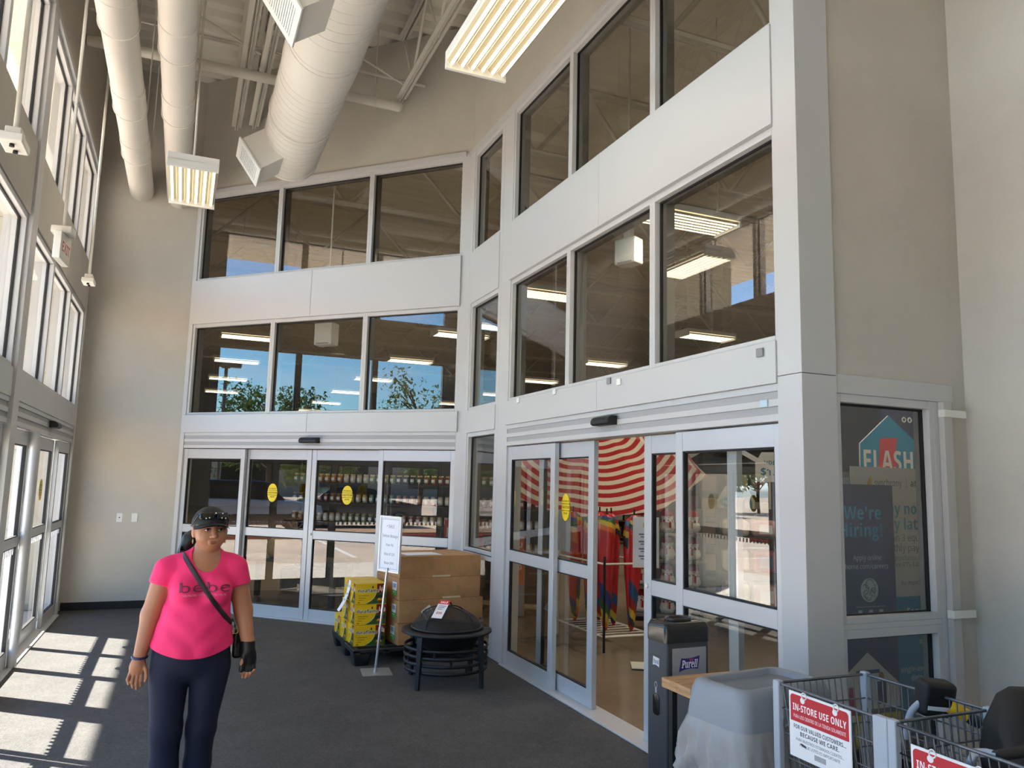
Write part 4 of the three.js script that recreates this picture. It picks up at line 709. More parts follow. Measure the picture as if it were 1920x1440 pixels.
// ------------------------------------------------------------------ shop interior
// posters behind the tall window
{
  const hir = printMat(canvasTex(520, 1550, (x, w, h) => {
    x.fillStyle = '#2b3a66'; x.fillRect(0, 0, w, h); x.textAlign = 'left'; x.fillStyle = '#2f9ac4'; x.font = 'bold 112px sans-serif'; x.fillText("We're", 110, 212, 330); x.fillText('Hiring!', 66, 318, 420);
    x.fillStyle = '#c3cad8'; x.font = '42px sans-serif'; x.fillText('Apply online', 175, 460, 240); x.fillText('athome.com/careers', 70, 512, 425);
    x.fillStyle = '#b9c4ca'; x.beginPath(); x.arc(300, 640, 72, 0, 7); x.fill(); x.strokeStyle = '#5a6a7c'; x.lineWidth = 6; for (let i = 0; i < 9; i++) { x.beginPath(); x.arc(300 + Math.cos(i * 2.4) * 34, 640 + Math.sin(i * 2.4) * 34, 16 + (i * 7) % 16, i, i + 4); x.stroke(); }
    x.fillStyle = '#8994ae'; x.fillRect(185, 735, 240, 6); x.fillStyle = '#b5bfcc'; for (let i = 0; i < 3; i++) x.fillRect(205 + i * 85, 757, 32, 60);
    x.fillStyle = '#5d6f98'; x.fillRect(0, 940, w, 610); x.fillStyle = '#2b3a66'; x.beginPath(); x.moveTo(0, 940); x.lineTo(w, 940); x.lineTo(w, 1200); x.lineTo(265, 1010); x.lineTo(110, 1110); x.lineTo(0, 1110); x.fill();
    x.fillStyle = '#d3d1cc'; x.beginPath(); x.moveTo(100, 1400); x.lineTo(100, 1120); x.lineTo(265, 1005); x.lineTo(w, 1200); x.lineTo(w, 1400); x.fill(); x.fillStyle = '#33416c'; x.fillRect(170, 1108, 190, 22);
    x.fillStyle = '#3a4054'; x.fillRect(335, 1180, 76, 130); x.fillStyle = '#96705a'; x.beginPath(); x.ellipse(372, 1152, 22, 28, 0, 0, 7); x.fill(); x.fillStyle = '#b02a58'; x.fillRect(110, 1200, 40, 160); x.fillStyle = '#dcdcd2'; x.fillRect(150, 1310, 370, 26); x.fillStyle = '#6a6454'; x.fillRect(150, 1336, 370, 30); x.fillStyle = '#d8c420'; x.fillRect(150, 1366, 370, 184);
  }), 0.4);
  const t = thing('hiring_banner', 'navy hiring banner behind the tall window', 'banner', [3.62, 0.25, -3.6]);
  P('panel', [B(0, 0.525, 0, 1.55, -0.006, 0, 0.002)], M.darkGrey, t); P('print', quad(0.523, 1.548, 0.2625, 0.775, 0.0012), hir, t); P('foot', [B(0.05, 0.47, -0.26, 0.0, -0.04, 0.03, 0.01)], M.darkGrey, t);
  const syn = printMat(canvasTex(860, 1720, (x, w, h) => {
    x.fillStyle = '#c9c8c2'; x.fillRect(0, 0, w, h); x.fillStyle = '#c79a2c'; x.fillRect(150, 98, 22, 30); x.fillRect(164, 72, 20, 56); x.fillStyle = '#d9b860'; x.fillRect(178, 62, 18, 66); x.fillStyle = '#5c5c5e'; x.font = '62px sans-serif'; x.fillText('synchrony', 214, 122, 250); x.fillRect(505, 60, 3, 80); x.font = 'bold 62px sans-serif'; x.fillText('at home', 545, 122, 240);
    x.fillStyle = '#2b8aa0'; x.font = 'bold 104px sans-serif'; x.fillText('Buy now,', 255, 306); x.fillText('Pay later.', 258, 408);
    x.fillStyle = '#5b5b5c'; x.font = '66px sans-serif'; x.fillText('in 3 equal', 370, 484); x.fillText('monthly payments', 232, 550); x.fillStyle = '#77777a'; x.font = '46px sans-serif'; x.fillText('on purchases ranging', 310, 608, 430); x.fillText('from $75-$400', 330, 654); x.fillStyle = '#6b6b6e'; x.font = '38px sans-serif'; x.fillText('No impact to credit', 425, 768, 360);
    x.fillStyle = '#0f86b4'; x.fillRect(0, 843, w, 877); x.fillStyle = '#d8e8ee'; x.font = 'bold 62px sans-serif'; x.fillText('Easy Steps', 465, 962, 350); x.fillStyle = '#b5d6e2'; x.font = 'bold 46px sans-serif'; x.fillText('Scan to learn', 570, 1092, 280); x.fillText('more and apply', 570, 1150, 280); x.fillText('single-use virtual', 390, 1322, 420); x.fillText('digital wallet', 480, 1380, 300); x.fillStyle = '#0a6896'; x.fillRect(0, 1600, w, 120);
  }), 0.4);
  const s = thing('credit_banner', 'white and blue credit offer banner behind the hiring banner', 'banner', [4.0, 0.2, -3.8]);
  P('panel', [B(0, 0.86, 0, 1.72, -0.006, 0, 0.002)], M.darkGrey, s); P('print', quad(0.858, 1.718, 0.43, 0.86, 0.0012), syn, s); P('foot', [B(0.1, 0.76, -0.21, 0, -0.05, 0.04, 0.01)], M.darkGrey, s);
  const fl = thing('flash_finds_sign', 'blue house-shaped flash finds sign with a red bolt', 'sign', [4.955, 1.55, -4.6]);
  const hs = new THREE.Shape([[0, 0], [0.64, 0], [0.635, 0.62], [0.33, 0.83], [0.01, 0.59]].map((p) => new THREE.Vector2(...p)));
  P('panel', new THREE.ExtrudeGeometry(hs, { depth: 0.01, bevelEnabled: false }).translate(0, 0, -0.012), M.white, fl);
  const sg = new THREE.ShapeGeometry(hs); { const p = sg.attributes.position, uv = sg.attributes.uv; for (let i = 0; i < p.count; i++) uv.setXY(i, p.getX(i) / 0.64, p.getY(i) / 0.83); }
  P('print', sg.translate(0, 0, 0.0012), printMat(canvasTex(640, 830, (x, w, h) => { x.fillStyle = '#149ac8'; x.fillRect(0, 0, w, h); x.fillStyle = '#e8484c'; x.beginPath(); x.moveTo(225, 190); x.lineTo(420, 180); x.lineTo(385, 330); x.lineTo(410, 400); x.lineTo(350, 560); x.lineTo(330, 830); x.lineTo(180, 560); x.fill(); x.fillStyle = '#f2f2ee'; x.font = 'bold 230px sans-serif'; x.textAlign = 'center'; x.fillText('FLASH', 315, 452, 580); x.fillText('FINDS', 320, 690, 540); }), 0.4), fl);
  P('pole', [B(0.3, 0.34, -1.55, 0.4, -0.04, -0.014, 0.004)], M.darkGrey, fl);
  const nv = thing('navy_banner', 'navy banner with white rings behind the flash finds sign', 'banner', [5.6, 0.9, -4.95]);
  P('panel', [B(0, 0.75, 0, 1.62, -0.01, 0, 0.002)], std('#2b3a64', 0.5), nv); for (let i = 0; i < 4; i++) P('ring', [new THREE.TorusGeometry(0.02, 0.006, 6, 20).translate(0.27 + i * 0.07, 1.5, 0.004)], M.white, nv); P('foot', [B(0.1, 0.65, -0.91, 0, -0.05, 0.03, 0.01)], M.darkGrey, nv);
}
// tape and foam bits on the frames
for (const [x, y, l] of [[4.13, 2.215, 'upper white foam strip taped round the poster window jamb'], [4.13, 1.085, 'lower white foam strip taped round the poster window jamb']]) solo('foam_strip', l, 'foam strip', [B(-0.11, 0.07, -0.022, 0.022, 0.022, 0.035, 0.004), B(-0.11, -0.1, -0.022, 0.022, -0.01, 0.03, 0.003)], M.plasticWhite, [x, y, ZP]);
[[-6.9, 2.565], [-6.1, 2.57], [-5.15, 2.56], [-5.0, 2.535], [-3.45, 2.53]].forEach(([z, y], i) => solo('tape_bit', ['leftmost scrap of tape on the sill band over the open doors', 'second scrap of tape on the sill band over the open doors', 'dark curled scrap of tape on the sill band', 'small hanging scrap of tape on the sill band', 'grey tape square on the sill band beside the pillar'][i], 'tape', [B(0, 0.012, -0.03, 0.02, -0.025, 0.03, 0.003)], i === 2 || i === 4 ? std('#8d8d8f', 0.6) : M.white, [XS - 0.058, y, z], 0, 'tape scraps'));
solo('header_sticker', 'small pale blue sticker on the open door header', 'sticker', [B(-0.004, 0.002, -0.02, 0.02, -0.03, 0.03)], std('#b8d0de', 0.5), [XS - 0.026, 2.235, -3.45]);
// striped patio umbrella, open and tilted
{
  const t = thing('striped_patio_umbrella', 'open red and white striped patio umbrella behind the open doors', 'umbrella', [5.1, 0, -9.15]);
  const n = 8, seg = 10, rad = 14, R = 1.5, pos = [], uv = [], idx = [];
  for (let j = 0; j <= rad; j++) for (let i = 0; i <= n * seg; i++) {
    const a = i / (n * seg) * Math.PI * 2, k = j / rad, ph = (i % seg) / seg, sag = Math.sin(ph * Math.PI), cut = Math.cos(Math.PI / n) / Math.cos(((ph - 0.5) * 2) * Math.PI / n);
    const r = R * k * (cut * (1 - 0.03 * k * sag)); pos.push(Math.cos(a) * r, -0.62 * Math.pow(k, 1.15) - 0.05 * sag * k, Math.sin(a) * r); uv.push(i / (n * seg), k - 0.055 * sag * k);
  }
  const w = n * seg + 1; for (let j = 0; j < rad; j++) for (let i = 0; i < n * seg; i++) { const a = j * w + i; idx.push(a, a + w, a + 1, a + 1, a + w, a + w + 1); }
  const g = new THREE.BufferGeometry(); g.setAttribute('position', new THREE.Float32BufferAttribute(pos, 3)); g.setAttribute('uv', new THREE.Float32BufferAttribute(uv, 2)); g.setIndex(idx); g.computeVertexNormals();
  const st = dataTex(256, (u, v) => ((v * 13 + 0.25) % 1 < 0.5 ? [0.72, 0.10, 0.10] : [0.91, 0.86, 0.78]), true);
  const head = new THREE.Group(); head.name = 'canopy_head'; head.position.set(0, 2.62, 0); head.quaternion.setFromAxisAngle(V(0.86, 0, 0.5).normalize(), 0.5).multiply(new THREE.Quaternion().setFromAxisAngle(V(0, 1, 0), 0.05)); t.add(head);
  P('canopy', g, new THREE.MeshPhysicalMaterial({ map: st, roughness: 0.85, side: THREE.DoubleSide, transmission: 0.25, thickness: 0 }), head);
  for (let i = 0; i < n; i++) { const a = i / n * Math.PI * 2; P('rib', tube([[0, -0.02, 0], [Math.cos(a) * R * 0.5, -0.3, Math.sin(a) * R * 0.5], [Math.cos(a) * R * 0.99, -0.635, Math.sin(a) * R * 0.99]], 0.009, 12, 6), M.white, head); }
  P('finial', new THREE.SphereGeometry(0.035, 14, 10), M.white, head);
  P('pole', rod([0, 0.05, 0], [0, 2.6, 0], 0.022, 14), M.white, t); P('base', lathe([[0.001, 0], [0.28, 0], [0.28, 0.04], [0.1, 0.08], [0.04, 0.12], [0.001, 0.12]], 32), M.darkGrey, t);
}
// rack with folded umbrellas
{
  const t = thing('umbrella_rack', 'white wire rack holding folded striped umbrellas', 'rack', [4.55, 0, -7.95]), m = M.steel;
  for (const x of [-0.3, 0.3]) for (const z of [-0.55, 0.55]) P('post', rod([x, 0, z], [x, 1.0, z], 0.014, 10), z > 0 && x < 0 ? M.black : m, t);
  for (const y of [0.16, 0.92]) for (const x of [-0.3, 0.3]) P('rail', rod([x, y, -0.55], [x, y, 0.55], 0.011, 8), m, t);
  for (const y of [0.16, 0.92]) for (const z of [-0.55, 0.55]) P('rail', rod([-0.3, y, z], [0.3, y, z], 0.011, 8), m, t);
  for (let i = 0; i < 9; i++) P('shelf_wire', rod([-0.3, 0.16, -0.5 + i * 0.125], [0.3, 0.16, -0.5 + i * 0.125], 0.007, 6), m, t);
  P('sign_panel', [B(-0.34, -0.325, 0.98, 1.46, -0.5, -0.2, 0.003)], std('#b9b9bb', 0.5), t);
  const cols = [[[0.75, 0.1, 0.1], [0.85, 0.4, 0.1], [0.8, 0.7, 0.15], [0.15, 0.35, 0.2], [0.12, 0.2, 0.5]], [[0.8, 0.12, 0.14], [0.12, 0.12, 0.14], [0.8, 0.68, 0.18], [0.6, 0.1, 0.1], [0.12, 0.3, 0.5]]];
  const ms = cols.map((c) => new THREE.MeshPhysicalMaterial({ map: dataTex(128, (u, v) => { const k = Math.floor(((v * 2.1 + u * 0.3) % 1) * 9); return c[[0, 0, 0, 1, 2, 3, 4, 0, 0][Math.max(0, Math.min(8, k))]]; }, true), roughness: 0.5, clearcoat: 0.8, clearcoatRoughness: 0.15 }));
  [[-0.14, -0.42], [0.13, -0.33], [-0.13, -0.1], [0.14, 0.0], [-0.13, 0.28], [0.14, 0.38]].forEach(([x, z], i) => {
    const g = lathe([[0.012, 0], [0.03, 0.05], [0.055, 0.3], [0.085, 0.75], [0.10, 1.05], [0.085, 1.2], [0.03, 1.26], [0.001, 1.27]], 18); tf(g, (v) => { const a = Math.atan2(v.z, v.x), k = 1 + 0.16 * Math.sin(a * 4 + i) + 0.08 * Math.sin(v.y * 20 + a * 2); v.x *= k; v.z *= k; });
    const o = thing('folded_umbrella', ['red rainbow folded umbrella at the left back of the rack', 'dark striped folded umbrella second on the rack', 'rainbow folded umbrella at the front middle of the rack', 'dark striped folded umbrella at the middle of the rack', 'rainbow folded umbrella near the right end of the rack', 'dark striped folded umbrella at the right end of the rack'][i], 'umbrella', [4.55 + x, 0.172, -7.95 + z], i, 'folded umbrellas on the rack');
    P('fabric', g, ms[i % 2], o); P('tip', rod([0, 1.26, 0], [0, 1.33, 0], 0.01, 8), M.black, o); o.rotation.z = (i % 2 ? -0.03 : 0.03);
  });
  const a = thing('store_sign_stand', 'silver framed notice on a pole in front of the plush snowmen', 'sign stand', [4.35, 0, -6.75], -0.5);
  P('pole', rod([0, 0.01, 0], [0, 1.0, 0], 0.012, 10), M.steel, a); P('base', [B(-0.14, 0.14, 0, 0.01, -0.14, 0.14)], M.steel, a); P('board', [B(-0.13, 0.13, 0.95, 1.45, -0.01, 0.01, 0.003)], M.steel, a); P('print', quad(0.23, 0.46, 0, 1.2, 0.0115), printMat(canvasTex(128, 256, (x, w, h) => { x.fillStyle = '#dcdde2'; x.fillRect(0, 0, w, h); x.fillStyle = '#c9b060'; x.fillRect(48, 20, 32, 26); x.fillStyle = '#6c7084'; for (let i = 0; i < 4; i++) { x.fillRect(24, 80 + i * 40, 80, 8); x.fillRect(34, 95 + i * 40, 60, 6); } })), a);
}
// plush snowmen on shelves
function shelfUnit(label, x, z, turn, W, D, ys, m = M.darkGrey, H) {
  const t = thing('display_shelf', label, 'shelf', [x, 0, z], turn), top = H ?? ys[ys.length - 1] + 0.3;
  for (const sx of [-W / 2, W / 2 - 0.04]) P('upright', B(sx, sx + 0.04, 0, top, -D / 2, -D / 2 + 0.04, 0.003), m, t);
  P('back', B(-W / 2 + 0.04, W / 2 - 0.04, 0.05, top, -D / 2, -D / 2 + 0.015), m, t);
  for (const y of ys) P('shelf_board', B(-W / 2, W / 2, y - 0.03, y, -D / 2 + 0.016, D / 2, 0.003), m, t);
  for (const sx of [-W / 2, W / 2 - 0.04]) P('foot', B(sx, sx + 0.04, 0, ys[0] - 0.03, -D / 2 + 0.05, D / 2, 0.003), m, t);
  return t;
}
const onUnit = (x, z, turn, u, n) => [x + Math.cos(turn) * u + Math.sin(turn) * n, z - Math.sin(turn) * u + Math.cos(turn) * n];
{
  const X = 5.72, Z = -8.38, T = -0.62; shelfUnit('shelf of white plush snowmen behind the open doors', X, Z, T, 0.95, 0.42, [0.2, 0.53, 0.86, 1.19], std('#6e665c', 0.6));
  const mw = std('#efece4', 0.95), mr = std('#b3262a', 0.9), mo = std('#d07a2a', 0.8), rows = ['lowest', 'second', 'third', 'top'], cl = ['left end', 'middle', 'right end'];
  const scarf = new THREE.MeshStandardMaterial({ map: dataTex(64, (u) => ((u * 9) % 1 < 0.5 ? [0.7, 0.13, 0.14] : [0.92, 0.9, 0.85]), true), roughness: 0.9 });
  [0.2, 0.53, 0.86, 1.19].forEach((y, j) => [-0.31, 0, 0.31].forEach((u, i) => {
    const [x, z] = onUnit(X, Z, T, u, 0.02), t = thing('plush_snowman', 'plush snowman with a striped scarf at the ' + cl[i] + ' of the ' + rows[j] + ' shelf', 'plush toy', [x, y + 0.001, z], T + rr(-0.3, 0.3), 'plush snowmen');
    P('body', [lathe([[0.001, 0], [0.075, 0.005], [0.1, 0.06], [0.085, 0.12], [0.06, 0.145], [0.072, 0.17], [0.075, 0.205], [0.05, 0.25], [0.001, 0.262]], 24)], mw, t);
    P('scarf', [new THREE.TorusGeometry(0.065, 0.018, 8, 28).rotateX(Math.PI / 2).translate(0, 0.145, 0), B(-0.02, 0.03, 0.06, 0.145, 0.072, 0.1, 0.006)], scarf, t);
    P('hat', [lathe([[0.076, 0.205], [0.07, 0.235], [0.045, 0.27], [0.001, 0.285]], 20)], mr, t);
    P('eye', new THREE.SphereGeometry(0.008, 8, 6).translate(-0.022, 0.205, 0.071), M.black, t); P('eye', new THREE.SphereGeometry(0.008, 8, 6).translate(0.022, 0.205, 0.071), M.black, t); P('nose', new THREE.ConeGeometry(0.01, 0.035, 8).rotateX(Math.PI / 2).translate(0, 0.19, 0.088), mo, t);
  }));
}
// bedding packs
{
  const X = 7.42, Z = -7.72, T = -0.62; shelfUnit('dark shelf of folded bedding packs behind the right door panel', X, Z, T, 2.3, 0.6, [0.3, 0.72, 1.16], std('#2e2a28', 0.6), 1.5);
  const cols = ['#d9d0c2', '#c9a6a2', '#b9b6b4', '#e4dfd6', '#8d3a44', '#9fa7b2', '#d8c7b6', '#bd8f8a'];
  [0.3, 0.72, 1.16].forEach((y, j) => { for (let i = 0; i < 6; i++) {
    const [x, z] = onUnit(X, Z, T, -0.92 + i * 0.365, 0.02), h = j === 2 ? 0.2 : 0.27, t = thing('bedding_pack', ['first', 'second', 'third', 'fourth', 'fifth', 'sixth'][i] + ' folded bedding pack from the left on the ' + ['bottom', 'middle', 'top'][j] + ' dark shelf', 'bedding', [x, y + 0.001, z], T, 'bedding packs');
    P('textile', R2(-0.165, 0.165, 0, h, -0.2, 0.22, 0.05, 3), new THREE.MeshPhysicalMaterial({ color: cols[(i + j * 3) % 8], roughness: 0.7, clearcoat: 0.7, clearcoatRoughness: 0.2 }), t); P('insert_card', [B(-0.08, 0.08, h * 0.2, h * 0.75, 0.221, 0.224)], (i + j) % 2 ? M4.paper : std('#3f5d80', 0.5), t);
  } });
}
function houseSign(label, x, y, z, turn, s, lines, col = '#e7e8e6', ink = '#2a7da0') {
  const t = thing('house_price_sign', label, 'sign', [x, y, z], turn), sh = new THREE.Shape([[-0.5, 0], [0.5, 0], [0.5, 0.7], [0.27, 1.1], [-0.27, 1.1], [-0.5, 0.7]].map((p) => new THREE.Vector2(p[0] * s, p[1] * s)));
  P('panel', new THREE.ExtrudeGeometry(sh, { depth: 0.01, bevelEnabled: false }).translate(0, 0, -0.012), M.white, t);
  const g = new THREE.ShapeGeometry(sh), p = g.attributes.position, uv = g.attributes.uv; for (let i = 0; i < p.count; i++) uv.setXY(i, p.getX(i) / s + 0.5, p.getY(i) / s / 1.1);
  P('print', g.translate(0, 0, 0.0012), printMat(canvasTex(256, 282, (c, w, h) => { c.fillStyle = col; c.fillRect(0, 0, w, h); c.fillStyle = ink; c.textAlign = 'center'; lines.forEach(([tx, sz, yy]) => { c.font = 'bold ' + sz + 'px sans-serif'; c.fillText(tx, w / 2, yy, 230); }); })), t);
  P('pole', rod([0, -y + 0.0, -0.02], [0, 0.5 * s, -0.02], 0.015, 8), M.steel, t);
}
houseSign('white house-shaped sign reading under fifteen dollars', 8.62, 1.88, -9.8, -0.7, 0.43, [['UNDER', 56, 120], ['$15', 100, 220]]);
houseSign('dark house-shaped sign reading under ten dollars', 7.3, 1.4, -10.75, -0.7, 0.62, [['UNDER', 60, 130], ['$10', 90, 230]], '#3c4146', '#d9dbd8');
houseSign('pale house-shaped sign with a blue ten dollar price', 7.1, 1.25, -8.75, -0.7, 0.5, [['$10', 150, 190]], '#c9cdcb', '#3a8ba6');
{
  const t = thing('house_frame_display', 'white outlined house-shaped frame over the bedding display', 'display frame', [7.5, 0, -9.6], -0.75);
  const pts = [[-0.95, 0], [-0.95, 1.95], [0, 2.5], [0.95, 1.95], [0.95, 0]]; for (let i = 0; i < 4; i++) P('beam', bar([...pts[i], 0], [...pts[i + 1], 0], 0.07, 0.07), M.white, t);
}
// pick-up counter and orange post behind the narrow sidelight
{
  const t = thing('pickup_counter', 'yellow fronted pick-up counter behind the narrow sidelight', 'counter', [4.55, 0, -11.9], -0.35);
  P('base', [B(-0.9, 0.9, 0, 0.72, -0.5, 0, 0.005)], M.darkGrey, t); P('top', [B(-0.95, 0.95, 0.72, 0.76, -0.55, 0.05, 0.005)], std('#b7a58a', 0.4), t);
  P('sign_print', quad(1.7, 0.42, 0, 0.47, 0.003), printMat(canvasTex(680, 168, (x, w, h) => { x.fillStyle = '#e3b21c'; x.fillRect(0, 0, w, h); x.fillStyle = '#2a2620'; x.font = 'bold 100px sans-serif'; x.textAlign = 'center'; x.fillText('PICKUP HERE', w / 2, 118, 640); })), t);
  const o = thing('orange_sign_post', 'orange vertical post sign behind the left door panel', 'sign', [4.3, 0, -9.75], -0.6);
  P('post', [B(-0.06, 0.06, 0, 1.05, -0.03, 0.03, 0.005)], std('#9a938a', 0.6), o); P('print', quad(0.11, 0.6, 0, 0.72, 0.0315), printMat(canvasTex(64, 350, (x, w, h) => { x.fillStyle = '#d9641e'; x.fillRect(0, 0, w, h); x.fillStyle = '#f3e9dd'; x.font = 'bold 56px sans-serif'; x.textAlign = 'center'; x.fillText('U', 32, 70); x.fillText('0', 32, 240); })), o);
}
// candle shelves behind the closed far doors
{
  const T = FE.turn, [X, , Z] = FE.at(2.35, 0, -2.3), ys = [0.35, 0.78, 1.1, 1.4, 1.7];
  shelfUnit('long dark shelf of candle jars behind the closed far doors', X, Z, T, 4.4, 0.4, ys, std('#2b2724', 0.6), 2.05);
  const jm = ['#8c3b2e', '#c9b68a', '#5d8a8f', '#b5772f', '#d8d2c4', '#7d8f58', '#32404c'].map((c) => new THREE.MeshPhysicalMaterial({ color: c, roughness: 0.15, clearcoat: 1 })), lid = std('#b9a27a', 0.3, { metalness: 0.6 });
  const body = lathe([[0.001, 0], [0.038, 0.002], [0.042, 0.02], [0.042, 0.1], [0.036, 0.115]], 16), cap = lathe([[0.038, 0.115], [0.039, 0.135], [0.001, 0.138]], 16), lbl = new THREE.CylinderGeometry(0.0428, 0.0428, 0.045, 10, 1, true, -0.7, 1.4).translate(0, 0.06, 0);
  const nth = (k) => k + (k % 100 > 10 && k % 100 < 14 ? 'th' : ['th', 'st', 'nd', 'rd'][k % 10] ?? 'th');
  const rn = ['bottom', 'second', 'third', 'fourth', 'top'];
  ys.slice(1).forEach((y, j) => { for (let i = 0; i < 36; i++) {
    const c = (Math.floor(i / 4) + j * 3) % 7, [x, z] = onUnit(X, Z, T, -2.08 + i * 0.119, 0.08), t = thing('candle_jar', ['dark red', 'cream', 'teal', 'amber', 'white', 'olive', 'navy'][c] + ' candle jar, ' + nth(i + 1) + ' from the left on the ' + rn[j + 1] + ' shelf behind the far doors', 'candle', [x, y + 0.001, z], T, 'candle jars behind the far doors');
    P('jar', body, jm[c], t); P('lid', cap, lid, t); P('label', lbl, M4.paper, t);
  } });
  const rb = thing('red_display_box', 'red cardboard display box right of the candle shelf', 'display box', [3.6, 0, -10.1], -0.6); P('box', [B(-0.22, 0.22, 0, 1.25, -0.2, 0.2, 0.01)], std('#a81f2c', 0.5), rb); P('panel', [B(-0.18, 0.18, 0.75, 1.15, 0.2, 0.204)], std('#d9d2c8', 0.5), rb);
  const pf = thing('woven_pouf', 'tan woven pouf on the low bench behind the far doors', 'pouf', [1.45, 0.62, -11.75]); P('cushion', lathe([[0.001, 0], [0.2, 0.01], [0.26, 0.12], [0.25, 0.22], [0.16, 0.29], [0.001, 0.3]], 32), std('#a58a63', 0.9), pf);
  const bn = thing('low_bench', 'low dark display bench behind the closed far doors', 'bench', [1.6, 0, -11.7], T); P('top', [B(-0.9, 0.9, 0.57, 0.619, -0.3, 0.3, 0.004)], std('#3a332c', 0.5), bn); for (const x of [-0.85, 0.78]) for (const z of [-0.25, 0.18]) P('leg', B(x, x + 0.07, 0, 0.57, z, z + 0.07, 0.004), std('#3a332c', 0.5), bn);
}
// aisles further back: gondolas with goods so that the shop is not empty
for (let k = 0; k < 6; k++) {
  const x = 9.6 + (k % 3) * 4.2, z = -12.5 - Math.floor(k / 3) * 8, cols = ['#7c5a44', '#8d8a80', '#5b6c78', '#9a7d58', '#6b4a50', '#a9a08e'];
  const t = shelfUnit('tall shop aisle shelf ' + ['first', 'second', 'third', 'fourth', 'fifth', 'sixth'][k] + ' from the open doors', x, z, -0.7, 3.4, 0.5, [0.2, 0.7, 1.2, 1.7], std('#4a463f', 0.7), 2.2);
  for (const [j, y] of [0.2, 0.7, 1.2, 1.7].entries()) for (let i = 0; i < 7; i++) P('goods', R2(-1.6 + i * 0.46, -1.6 + i * 0.46 + rr(0.3, 0.43), y + 0.001, y + rr(0.25, 0.42), -0.2, 0.22, 0.02, 1), std(cols[(i * 5 + j * 3 + k) % 6], 0.7), t);
}
